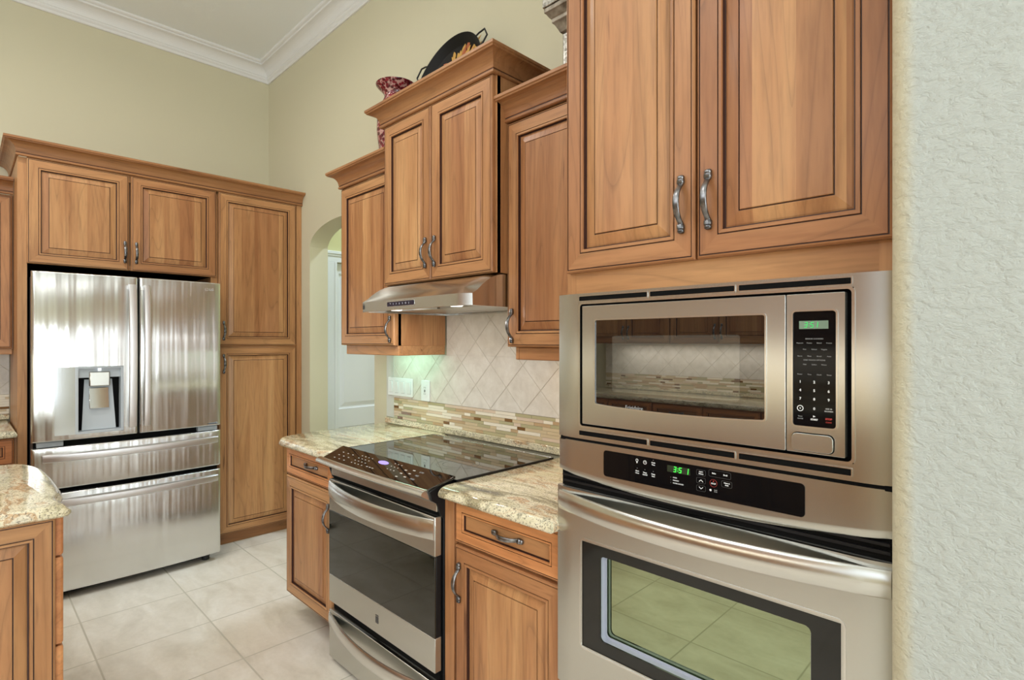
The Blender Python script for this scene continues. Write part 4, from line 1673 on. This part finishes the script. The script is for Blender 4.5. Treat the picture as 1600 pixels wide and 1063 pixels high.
# ================================================================== HOOD
def hood():
    t = thing('range_hood', 'stainless under-cabinet range hood with curved canopy and black button strip', 'range hood', (0, 0, 0))
    X0, X1 = 2.367, 3.1275
    YF = -.525
    prof = [(YF, 1.521), (YF - .001, 1.5645)]
    for i in range(1, 13):
        a = R(90 * i / 12)
        # rises steeply behind the lip then flattens under the cabinet
        prof.append((YF + .012 + (.150) * (i / 12) ** 1.0, 1.5655 + .080 * math.sin(a) ** .85))
    prof.append((-.010, 1.6455))
    rings = []
    cols = [0, .006, .016, .030, .045, .056] 
    W_ = X1 - X0
    xs = [X0 + c for c in cols] + [X0 + W_ * k / 8 for k in range(1, 8)] + [X1 - c for c in reversed(cols)]
    mb = MB()
    back = [(-.010, 1.521)]
    for x in xs:
        e = min(x - X0, X1 - x)
        ins = .030 * (1 - min(1, e / .056)) ** 1.6         # chamfered front corners
        rings.append([(x, y + ins if y < -.2 else y, z) for y, z in prof])
    v = [p for r_ in rings for p in r_]
    n = len(prof)
    f = []
    for i in range(len(rings) - 1):
        for j in range(n - 1):
            f.append((i * n + j, i * n + j + 1, (i + 1) * n + j + 1, (i + 1) * n + j))
    mb.add(v, f, 'steel')
    for r_ in (rings[0], rings[-1]):
        mb.add(list(r_) + [(r_[0][0], -.010, 1.521)], [tuple(range(n + 1))], 'steel_v')
    mb.build('canopy', t, angle=30)
    # underside pan with rim
    mb = MB()
    zb = 1.521
    fl = [(X0, -.010), (X0, YF + .030), (X0 + .056, YF), (X1 - .056, YF), (X1, YF + .030), (X1, -.010)]
    fi = [(X0 + .02, -.030), (X0 + .02, YF + .045), (X0 + .062, YF + .022), (X1 - .062, YF + .022), (X1 - .02, YF + .045), (X1 - .02, -.030)]
    vv = [(a, b, zb) for a, b in fl] + [(a, b, zb) for a, b in fi] + [(a, b, zb + .016) for a, b in fi]
    ff = []
    for i in range(6):
        j = (i + 1) % 6
        ff.append((i, j, 6 + j, 6 + i))
        ff.append((6 + i, 6 + j, 12 + j, 12 + i))
    ff.append((12, 13, 14, 15, 16, 17))
    mb.add(vv, ff, 'steel_bright')
    mb.build('underside_pan', t, smooth=False)
    for a, b in ((X0 + .07, X0 + W_ / 2 - .01), (X0 + W_ / 2 + .01, X1 - .07)):
        mb = MB()
        mb.box(a, b, -.36, -.07, zb + .006, zb + .0155, 'filter_mesh')
        mb.build('filter', t, bevel=.002)
    for cx in (X0 + .17, X1 - .17):
        mb = MB()
        mb.lathe([(.001, .001), (.022, .001), (.026, .004), (.026, .012), (.001, .012)], (cx, -.43, zb + .003), 'lamp_glow', 24)
        mb.build('lamp', t)
    # button strip
    mb = MB()
    mb.prism(rrect(2.612, 2.812, 1.5335, 1.5565, .006), 'y', YF - .0018, YF - .0005, 'steel_bright')
    mb.prism(rrect(2.615, 2.809, 1.5355, 1.5545, .005), 'y', YF - .0030, YF - .0010, 'hood_keys')
    s_ = mb.build('button_strip', t, bevel=.0008)
    mb = MB()
    for i, ch in enumerate('*IISSO('):
        mb.text(ch, .010, 2.640 + i * .0225, YF - .0031, 1.545, 'text_white')
    mb.build('button_marks', s_, smooth=False)
    mb = MB()
    emblem(mb, X0 + .075 - .02, 1.5435, .024, YF - .0012)
    mb.build('emblem', t, smooth=False)


simple('hood_keys', (.012, .014, .035), .2)
simple('filter_mesh', (.55, .53, .50), .35, 1.0)
hood()


def lamp(name, x, y, z, sx, sy, p, col, rz=0):
    return area(name, (x, y, z), (0, 0, rz), sx, sy, p, col)


def task_lights():
    for x in (2.537, 2.957):
        lamp('hood_lamp', x, -.43, 1.5225, .06, .06, 1.5, (1, .95, .88))
    # fluorescent and warm tubes under the wall cabinets
    for (x0, x1, col, p, lab) in ((1.90, 2.30, (.50, 1.0, .74), 1.1, 'slim greenish tube lamp under the wall cabinet left of the hood'),
                             (3.22, 3.60, (1.0, .74, .42), .9, 'slim warm tube lamp under the wall cabinet right of the hood')):
        t = thing('under_cabinet_lamp', lab, 'lamp', ((x0 + x1) / 2, -.12, 1.366))
        h = (x1 - x0) / 2
        mb = MB()
        mb.box(-h, h, -.035, .035, -.016, 0, 'white_plastic')
        mb.build('housing', t, bevel=.002)
        l = area('tube', (0, 0, 0), (0, 0, 0), h * 1.9, .03, p, col)
        l.parent = t
        l.location = (0, 0, -.018)


task_lights()


# ================================================================== FRIDGE + TALL CABINET WALL
def fridge():
    t = thing('refrigerator', 'large stainless french-door refrigerator with water dispenser in the left door', 'refrigerator', (0, 0, 0))
    XF = .872
    XB = .812            # back of doors
    y0, y1, ym = -1.541, -.633, -1.077
    # body
    mb = MB()
    mb.box(.06, XB - .006, y0 + .010, y1 - .012, .05, 1.745, 'fridge_side')
    mb.box(.10, XB - .03, y0 + .04, y1 - .04, .012, .05, 'black_plastic')
    mb.box(XB - .006, XB + .002, y0 + .008, y1 - .008, .05, 1.755, 'dark_gap')
    mb.build('body', t, bevel=.004)
    for yy in (y0 + .07, y1 - .07):
        mb = MB()
        mb.lathe([(.02, 0), (.022, .006), (.018, .03), (.01, .04)], (XB - .02, yy, 0), 'rubber', 16)
        mb.build('foot', t)

    def bulge(y):
        u = (y - (y0 + y1) / 2) / ((y1 - y0) / 2)
        return .020 * (1 - u * u) - .020 + .006

    def edge(y, a, b, r=.014):
        e = min(y - a, b - y)
        if e >= r: return 0.0
        return -(r - math.sqrt(max(0, r * r - (r - e) ** 2)))

    def panel(name, a, b, z0, z1, m='steel_fridge', hole=None):
        ys = [a, a + .0015, a + .004, a + .008, a + .014]
        k = 16
        ys += [a + .014 + (b - a - .028) * i / k for i in range(1, k)]
        ys += [b - .014, b - .008, b - .004, b - .0015, b]
        zs = [z0, z0 + .0015, z0 + .004, z0 + .008, z1 - .008, z1 - .004, z1 - .0015, z1]
        if hole:
            ys += [hole[0], hole[1]]
            zs += [hole[2], hole[3]]
        ys = sorted(set(round(q, 5) for q in ys))
        zs = sorted(set(round(q, 5) for q in zs))
        def P(y, z):
            ez = min(z - z0, z1 - z)
            r_ = .008
            dz = 0 if ez >= r_ else -(r_ - math.sqrt(max(0, r_ * r_ - (r_ - ez) ** 2)))
            return (XF + bulge(y) + edge(y, a, b) + dz, y, z)
        v = [P(y, z) for z in zs for y in ys]
        n = len(ys)
        f = []
        for j in range(len(zs) - 1):
            for i in range(n - 1):
                if hole and ys[i] >= hole[0] - 1e-6 and ys[i + 1] <= hole[1] + 1e-6 and zs[j] >= hole[2] - 1e-6 and zs[j + 1] <= hole[3] + 1e-6:
                    continue
                f.append((j * n + i, j * n + i + 1, (j + 1) * n + i + 1, (j + 1) * n + i))
        mb = MB()
        mb.add(v, f, m)
        nz = len(zs)
        # skirt back to the gasket
        per = [j * n for j in range(nz)] + [(nz - 1) * n + i for i in range(1, n)] + [j * n + n - 1 for j in range(nz - 2, -1, -1)] + [i for i in range(n - 2, 0, -1)]
        ring = [v[i] for i in per]
        bk = [(XB + .003, p[1], p[2]) for p in ring]
        q = len(ring)
        mb.add(ring + bk, [(i, (i + 1) % q, q + (i + 1) % q, q + i) for i in range(q)], 'fridge_edge')
        return mb.build(name, t, angle=30), P

    def bar(parent, vert, a, b, c, w, m='steel_satin', bow=.018):
        """vertical bar at y=c from z a..b, or horizontal bar at z=c from y a..b"""
        mb = MB()
        rings = []
        N = 20
        for i in range(N + 1):
            s_ = a + (b - a) * i / N
            u = i / N * 2 - 1
            yy = c if vert else s_
            xo = XF + bulge(yy) + .030 + bow * (1 - u * u)
            th = .016
            if abs(u) > .97: xo -= .004
            if vert:
                sec = [(xo, c - w / 2 + .004, s_), (xo + .002, c, s_), (xo, c + w / 2 - .004, s_), (xo - .006, c + w / 2, s_), (xo - th, c + w / 2 - .003, s_), (xo - th, c - w / 2 + .003, s_), (xo - .006, c - w / 2, s_)]
            else:
                sec = [(xo, s_, c - w / 2 + .004), (xo + .002, s_, c), (xo, s_, c + w / 2 - .004), (xo - .006, s_, c + w / 2), (xo - th, s_, c + w / 2 - .003), (xo - th, s_, c - w / 2 + .003), (xo - .006, s_, c - w / 2)]
            rings.append(sec)
        mb.loft(rings, m)
        # stand-offs
        for s_ in (a + .012, b - .012):
            yy = c if vert else s_
            xb = XF + bulge(yy) - .004
            if vert:
                mb.box(xb, xb + .030, c - w / 2 + .004, c + w / 2 - .004, s_ - .012, s_ + .012, m)
            else:
                mb.box(xb, xb + .030, s_ - .012, s_ + .012, c - w / 2 + .004, c + w / 2 - .004, m)
        return mb.build('handle', parent, angle=40)

    hy0, hy1, hz0, hz1 = -1.363, -1.149, .884, 1.250
    dl, _ = panel('door', y0, ym - .004, .856, 1.757, hole=(hy0, hy1, hz0, hz1))
    dr, PR = panel('door', ym + .004, y1, .856, 1.757)
    w1, _ = panel('drawer', y0, y1, .602, .824)
    w2, _ = panel('drawer', y0, y1, .046, .578)
    bar(dl, True, .900, 1.712, -1.110, .040)
    bar(dr, True, .900, 1.712, -1.040, .034)
    bar(w1, False, -1.500, -.657, .770, .040)
    bar(w2, False, -1.500, -.657, .528, .040)
    # dispenser
    mb = MB()
    D = .055
    xb = XF - .010
    mb.box(xb - D, xb - D + .003, hy0, hy1, hz0, hz1, 'dispenser_grey')
    mb.box(xb - D, XF + .001, hy0 - .001, hy0 + .012, hz0, hz1, 'dispenser_grey')
    mb.box(xb - D, XF + .001, hy1 - .012, hy1 + .001, hz0, hz1, 'dispenser_grey')
    mb.box(xb - D, XF + .001, hy0 + .012, hy1 - .012, hz1 - .010, hz1 + .001, 'dispenser_grey')
    mb.box(xb - D, XF + .001, hy0 + .012, hy1 - .012, hz0 - .001, hz0 + .012, 'dispenser_grey')
    mb.box(xb - D, xb - .012, hy0 + .012, hy1 - .012, hz1 - .062, hz1 - .010, 'dispenser_grey')
    # raked back panel
    yc = (hy0 + hy1) / 2
    mb.add([(xb - D + .034, hy0 + .030, hz0 + .014), (xb - D + .034, hy1 - .030, hz0 + .014), (xb - D + .006, hy1 - .045, hz1 - .064), (xb - D + .006, hy0 + .045, hz1 - .064)], [(0, 1, 2, 3)], 'dispenser_grey')
    ds = mb.build('dispenser', dl, smooth=False)
    mb = MB()
    mb.box(xb - .020, xb + .003, yc - .047, yc + .047, hz1 - .112, hz1 - .030, 'steel')
    mb.build('nozzle_cover', ds, bevel=.006)
    mb = MB()
    v = [(xb - D + .040, yc - .044, hz1 - .235), (xb - D + .040, yc + .046, hz1 - .235), (xb - D + .020, yc + .046, hz1 - .120), (xb - D + .020, yc - .044, hz1 - .120)]
    v += [(a - .006, b, c) for a, b, c in v]
    mb.add(v, [(0, 1, 2, 3), (4, 7, 6, 5), (0, 4, 5, 1), (1, 5, 6, 2), (2, 6, 7, 3), (3, 7, 4, 0)], 'chrome')
    mb.build('paddle', ds, bevel=.003)
    mb = MB()
    mb.box(xb - .010, xb - .002, yc - .008, yc + .008, hz1 - .026, hz1 - .003, 'lamp_soft')
    mb.build('sensor', ds, bevel=.002)
    # touch strip left of the niche
    mb = MB()
    N = 6
    for i in range(N):
        a, b = -1.450 + .086 * i / N, -1.450 + .086 * (i + 1) / N
        xa, xb_ = XF + bulge(a) + .0006, XF + bulge(b) + .0006
        mb.add([(xa, a, hz0 + .001), (xb_, b, hz0 + .001), (xb_, b, hz1 - .002), (xa, a, hz1 - .002)], [(0, 1, 2, 3)], 'touch_strip')
    mb.build('touch_strip', dl, angle=60)
    # maker's badge and energy strip on the right door
    mb = MB()
    cy, cz = -.718, 1.712
    x = XF + bulge(cy) + .0005
    def disc(r1, r2, m):
        c1 = [(cy + r1 * math.cos(k * math.pi / 12), cz + r1 * math.sin(k * math.pi / 12)) for k in range(24)]
        c2 = [(cy + r2 * math.cos(k * math.pi / 12), cz + r2 * math.sin(k * math.pi / 12)) for k in range(24)]
        v = [(x + .001, a, b) for a, b in c1] + [(x + .001, a, b) for a, b in c2]
        mb.add(v, [(i, (i + 1) % 24, 24 + (i + 1) % 24, 24 + i) for i in range(24)], m)
    disc(.0105, .0085, 'badge')
    mb.add([(x + .001, cy - .0045, cz + .005), (x + .001, cy - .0025, cz + .005), (x + .001, cy - .0025, cz - .005), (x + .001, cy - .0045, cz - .005)], [(0, 1, 2, 3)], 'badge')
    mb.add([(x + .001, cy - .0045, cz - .005), (x + .001, cy + .003, cz - .005), (x + .001, cy + .003, cz - .0033), (x + .001, cy - .0045, cz - .0033)], [(0, 1, 2, 3)], 'badge')
    st = len(mb.v)
    mb.text('LG', .020, 0, 0, 0, 'badge', align='LEFT', bold=.0004)
    for i in range(st, len(mb.v)):
        a, b, c = mb.v[i]
        mb.v[i] = (x - b + .0006, cy + .016 + a, cz + c)
    mb.build('badge', dr, smooth=False)
    mb = MB()
    for a, b, z0, z1, m in ((-.725, -.655, .866, .876, 'grey_plastic'), (-.722, -.66, .8685, .873, 'text_dark')):
        xa = XF + bulge((a + b) / 2)
        mb.box(xa - .004, xa + (.0012 if m == 'grey_plastic' else .0018), a, b, z0, z1, m)
    mb.build('energy_strip', dr, smooth=False)
    mb = MB()
    mb.box(XB - .002, XF - .02, y1 - .13, y1 - .02, .8265, .8535, 'grey_plastic')
    mb.build('hinge', t, bevel=.003)
    mb = MB()
    mb.box(XB - .002, XF - .02, y0 + .02, y0 + .13, .8265, .8535, 'grey_plastic')
    mb.build('hinge', t, bevel=.003)


simple('fridge_side', (.035, .035, .038), .5)
steel('fridge_edge', True, .25, col=(.58, .57, .55))
simple('touch_strip', (.60, .62, .67), .14, 1.0)
simple('badge', (.75, .72, .70), .3, .6)
t_ = NT('lamp_soft'); t_.set(Base_Color=(.9, .93, 1), Emission_Color=(.9, .95, 1), Emission_Strength=.8)
fridge()


def fridge_wall_cabs():
    # local x = world y, local -y = world +x
    def root(name, label, y0):
        return thing(name, label, 'cabinet', (0, y0, 0), R(90))
    Y0, Y1 = -1.582, -.0015
    t = root('tall_cabinet', 'tall cherry cabinet surround over and beside the refrigerator with pantry doors', Y0)
    w = Y1 - Y0
    F = -.610                        # face-frame front (world x .61)
    def L(y): return y - Y0
    mb = MB()
    # left panel, pantry box, top box
    mb.box(0, .040, F, -.002, 0, 2.40, 'wood_v')
    mb.box(L(-.620), w, F + .02, -.002, .07, 2.40, 'wood_side')
    mb.box(.040, L(-.620), F + .02, -.002, 1.822, 2.40, 'wood_side')
    mb.box(L(-.620), L(-.577), F, F + .02, .07, 2.40, 'wood_v')
    mb.box(L(-.040), w, F - .012, F + .02, .0, 2.40, 'wood_v')
    mb.box(L(-.577), L(-.040), F, F + .02, .07, .11, 'wood_h')
    mb.box(L(-.577), L(-.040), F, F + .02, 1.32, 1.40, 'wood_h')
    mb.box(.040, w, F, F + .02, 2.36, 2.405, 'wood_h')
    mb.box(.040, L(-.620), F, F + .02, 1.822, 1.85, 'wood_h')
    mb.box(.040, L(-.620), -.03, -.002, 0, 1.82, 'dark_gap')
    mb.box(.040, L(-.620), F + .03, -.03, 1.818, 1.8215, 'dark_gap')
    mb.box(.040, .043, F + .004, -.03, 0, 1.818, 'dark_gap')
    mb.build('body', t, smooth=False)
    door(t, L(-1.545), L(-1.0795), 1.818, 2.398, F - .001, hx=L(-1.100), hz=1.928)
    door(t, L(-1.0675), L(-.590), 1.818, 2.398, F - .001, hx=L(-1.042), hz=1.928)
    door(t, L(-.575), L(-.046), 1.358, 2.398, F - .001, hx=L(-.545), hz=1.46)
    door(t, L(-.575), L(-.046), .074, 1.350, F - .001, hx=L(-.545), hz=1.235)
    crown(t, 0, w, F - .020, -.002, 2.400, h=.090, right=False)
    mb = MB()
    mb.box(L(-.620), L(-.040), F + .012, F + .04, 0, .070, 'wood_dark_h')
    mb.build('toe_kick', t, smooth=False)
    # wall cabinet at the frame's left edge
    YL0, YL1 = -2.50, -1.584
    t = root('wall_cabinet', 'cherry wall cabinet at the left frame edge, lower than the refrigerator surround', YL0)
    w = YL1 - YL0
    carcass(t, 0, w, -.305, -.014, 1.345, 2.24)
    door(t, .004, w / 2 - .002, 1.349, 2.232, -.306, hx=w / 2 - .03, hz=1.45)
    door(t, w / 2 + .002, w - .006, 1.349, 2.232, -.306, hx=w / 2 + .03, hz=1.45)
    crown(t, 0, w - .001, -.326, -.014, 2.240, right=False)
    mb = MB()
    mb.box(.02, w - .002, -.302, -.284, 1.312, 1.346, 'wood_h')
    mb.build('light_rail', t, bevel=.003)
    t = root('base_cabinet', 'cherry base cabinet at the left frame edge beside the refrigerator panel', YL0)
    carcass(t, 0, w, -.61, -.002, .105, .868)
    door(t, .004, w / 2 - .002, .722, .862, -.611, 'drawer', hx=w / 4, hz=.795, horiz=True)
    door(t, w / 2 + .002, w - .012, .722, .862, -.611, 'drawer', hx=w * .74, hz=.795, horiz=True)
    door(t, .004, w / 2 - .002, .124, .714, -.611, hx=w / 2 - .03, hz=.6)
    door(t, w / 2 + .002, w - .012, .124, .714, -.611, hx=w / 2 + .03, hz=.6)
    mb = MB()
    mb.box(0, w, -.55, -.002, 0, .105, 'wood_dark_h')
    mb.build('toe_kick', t, smooth=False)
    mb = MB()
    slab(mb, [(.0005, YL0), (.660, YL0), (.660, YL1), (.0005, YL1)], .868, CT)
    tag(mb.build('worktop', angle=40), 'small piece of beige granite worktop left of the refrigerator panel', 'worktop')
    t = thing('tile_backsplash', 'cream tile and mosaic backsplash left of the refrigerator panel', 'backsplash', (0, YL0, 0), R(90))
    splash(t, .085, w - .002, 0, .938, 1.058, 1.31, ox=.3, seed=8, slabz=(CT + .0005, .9375))


fridge_wall_cabs()


# ================================================================== ISLAND
def island():
    XE_, YN = 2.515, -1.601
    t = thing('kitchen_island', 'cherry kitchen island with mitred end panel and drawers at lower left', 'kitchen island', (0, 0, 0))
    mb = MB()
    x0, y0 = 1.74, -2.9
    mb.box(x0, XE_ - .021, y0, YN, .105, .868, 'wood_side')
    mb.box(x0, XE_ - .0205, YN - .02, YN, .105, .868, 'wood_v')
    mb.box(x0 + .05, XE_ - .07, y0 + .05, YN - .06, 0, .105, 'wood_dark_h')
    mb.build('body', t, smooth=False)
    # end panel facing +x (three raised panels along y)
    wp = (YN - y0) / 2
    for k in range(2):
        o = door_mesh(wp - .004, .757).build('end_panel', t, loc=(XE_ - .021, YN - wp * (k + 1) + .004, .106), rot=(0, 0, R(90)), smooth=False)
    # drawer fronts facing the range (+y)
    for z0, z1 in ((.745, .862), (.478, .738), (.112, .471)):
        w = XE_ - .024 - x0
        o = door_mesh(w, z1 - z0, 'drawer').build('drawer', t, loc=(XE_ - .022, YN + .0005, z0), rot=(0, 0, R(180)), smooth=False)
        pull(o, w / 2, (z1 - z0) / 2, -.0118, True)
    mb = MB()
    # shaped top: far end rounded, small scallop before the near corner
    o = [(2.552, -2.95), (2.552, -1.590), (2.545, -1.572), (2.528, -1.566), (2.49, -1.570), (2.455, -1.577), (2.42, -1.580), (2.39, -1.577), (2.34, -1.567), (2.26, -1.563), (2.14, -1.562), (2.00, -1.564), (1.88, -1.570), (1.80, -1.584), (1.735, -1.606), (1.69, -1.64), (1.682, -1.70), (1.682, -2.95)]
    slab(mb, o, .868, CT, prof=[(.020, .868), (.006, .870), (.0, .876), (.001, .884), (.008, .890), (.012, .894), (.015, .900), (.020, .904), (.026, CT)])
    tag(mb.build('island_worktop', angle=50), 'polished granite island top with scalloped corner at lower left', 'worktop')


island()


# ================================================================== ORNAMENTS
def ornaments():
    # red vase on the left wall cabinet
    t = thing('vase', 'tall dark red mosaic glass vase with flared rim left of the hood cabinet', 'vase', (2.135, -.165, 2.236))
    mb = MB()
    prof = [(.001, 0), (.060, 0), (.066, .01), (.088, .14), (.102, .27), (.100, .34), (.080, .41), (.064, .445), (.062, .460), (.072, .478), (.092, .497), (.106, .512), (.107, .516), (.102, .516), (.086, .50), (.060, .475), (.05, .45), (.001, .45)]
    mb.lathe(prof, (0, 0, 0), 'red_mosaic', 44)
    mb.build('vase_body', t, angle=50)
    # silver pedestal on the right wall cabinet
    t = thing('pedestal_vase', 'silver mosaic square pedestal with stepped top beside the oven tower', 'vase', (3.425, -.165, 2.236))
    mb = MB()
    mb.box(-.082, .082, -.082, .082, .03, .285, 'silver_mosaic')
    mb.build('shaft', t, bevel=.006)
    mb = MB()
    mb.box(-.10, .10, -.10, .10, 0, .03, 'aged_gold')
    mb.build('foot', t, bevel=.004)
    mb = MB()
    rings = []
    for s_, z in ((.080, .285), (.088, .287), (.094, .300), (.104, .318), (.110, .322), (.110, .336), (.116, .340), (.126, .356), (.130, .358), (.130, .374)):
        rings.append([(-s_, -s_, z), (s_, -s_, z), (s_, s_, z), (-s_, s_, z)])
    mb.loft(rings, 'aged_gold')
    mb.box(-.134, .134, -.134, .134, .376, .405, 'silver_mosaic')
    mb.build('capital', t, bevel=.002)
    # decorated pan leaning on the wall
    t = thing('paella_pan', 'round black pan with painted yellow leaves leaning on the wall above the hood cabinet', 'pan', (2.520, -.165, 2.412))
    tilt = R(-14)
    RAD = .248
    T_ = Matrix.Rotation(tilt, 4, 'X') @ Matrix.Translation((0, 0, RAD))
    mb = MB()
    prof = [(.001, 0), (.205, 0), (.214, -.004), (.243, -.036), (.248, -.038), (.248, -.034), (.218, .002), (.208, .006), (.001, .006)]
    seg = 56
    rings = [[(r_ * math.cos(2 * math.pi * k / seg), y, r_ * math.sin(2 * math.pi * k / seg)) for k in range(seg)] for r_, y in prof]
    mb.loft(rings, 'pan_black')
    mb.xf(T_)
    mb.build('pan_body', t, angle=40)
    for ang in (33, 152):
        a = R(ang)
        c, s_ = math.cos(a), math.sin(a)
        def q(r_, tt, y=-.034):
            return T_ @ Vector((r_ * c - tt * s_, y, r_ * s_ + tt * c))
        mb = MB()
        mb.tube([q(.242, -.045), q(.262, -.042), q(.296, -.026), q(.296, .026), q(.262, .042), q(.242, .045)], .0042, 'wire_black', 8)
        mb.build('handle', t)
    mb = MB()
    rnd = random.Random(4)
    for i in range(34):
        a = R(rnd.uniform(20, 160))
        r0 = rnd.uniform(.02, .11)
        L = rnd.uniform(.055, .085)
        cx, cz = .060 + r0 * 1.15 * math.cos(a), .075 + r0 * math.sin(a) * .75
        dr = a + R(rnd.uniform(-25, 25))
        d = (math.cos(dr), math.sin(dr))
        nrm = (-d[1], d[0])
        pts = []
        for k in range(10):
            s_ = k / 9
            pts.append((cx + d[0] * L * s_ + nrm[0] * .012 * math.sin(math.pi * s_), cz + d[1] * L * s_ + nrm[1] * .012 * math.sin(math.pi * s_)))
        for k in range(8, 0, -1):
            s_ = k / 9
            pts.append((cx + d[0] * L * s_ - nrm[0] * .010 * math.sin(math.pi * s_), cz + d[1] * L * s_ - nrm[1] * .010 * math.sin(math.pi * s_)))
        y = -.0004 - .00012 * i
        mb.prism(pts, 'y', y - .0004, y + .001, rnd.choice(('paint_yellow', 'paint_yellow', 'paint_orange')))
    mb.xf(T_)
    mb.build('painted_leaves', t, smooth=False)


ornaments()


# ================================================================== OPPOSITE RUN (seen mirrored in the appliances)
def opposite():
    rz = R(180)
    X_ = 4.9
    # local x runs from world x=4.9 down to 1.3
    n = 4
    w = 3.6 / n
    names = ['nearest the window', 'second from the window', 'third from the window', 'farthest from the window']
    for i in range(n):
        t = thing('wall_cabinet', 'cherry double-door wall cabinet of the facing run mirrored in the microwave, ' + names[i], 'cabinet', (X_ - i * w, YS, 0), rz)
        carcass(t, 0, w - .002, -.305, -.014, 1.367, 2.24)
        door(t, .004, w / 2 - .002, 1.37, 2.232, -.306, hx=w / 2 - .03, hz=1.47)
        door(t, w / 2 + .002, w - .006, 1.37, 2.232, -.306, hx=w / 2 + .03, hz=1.47)
        crown(t, 0, w - .002, -.326, -.014, 2.24, right=False, left=False)
        t = thing('base_cabinet', 'cherry double-door base cabinet of the facing run mirrored in the ovens, ' + names[i], 'cabinet', (X_ - i * w, YS, 0), rz)
        carcass(t, 0, w - .002, -.61, -.002, .105, .868)
        for a, b in ((.004, w / 2 - .002), (w / 2 + .002, w - .006)):
            door(t, a, b, .722, .862, -.611, 'drawer', hx=(a + b) / 2, hz=.795, horiz=True)
        door(t, .004, w / 2 - .002, .124, .714, -.611, hx=w / 2 - .03, hz=.6)
        door(t, w / 2 + .002, w - .006, .124, .714, -.611, hx=w / 2 + .03, hz=.6)
        mb = MB()
        mb.box(0, w - .002, -.55, -.002, 0, .105, 'wood_dark_h')
        mb.build('toe_kick', t, smooth=False)
    mb = MB()
    slab(mb, [(1.2, YS + .0005), (X_ + .1, YS + .0005), (X_ + .1, YS + .65), (1.2, YS + .65)], .868, CT)
    tag(mb.build('worktop', angle=40), 'long granite worktop of the facing run mirrored in the microwave', 'worktop')
    t = thing('tile_backsplash', 'cream diamond tile backsplash of the facing run mirrored in the microwave', 'backsplash', (X_, YS, 0), rz)
    splash(t, .0, 3.6, 0, .938, 1.058, 1.364, ox=.3, seed=11, slabz=(CT + .0005, .9375))
    t = thing('under_cabinet_lamp', 'added slim tube lamp brightening the facing backsplash mirrored in the microwave', 'lamp', (3.1, YS + .16, 1.366))
    mb = MB()
    mb.box(-1.6, 1.6, -.03, .03, -.012, 0, 'white_plastic')
    mb.build('housing', t, bevel=.002)
    l = area('tube', (0, 0, 0), (0, 0, 0), 3.1, .03, 24, (1, .95, .84))  # added so the mirrored tile shows brighter
    l.parent = t
    l.location = (0, 0, -.014)


opposite()
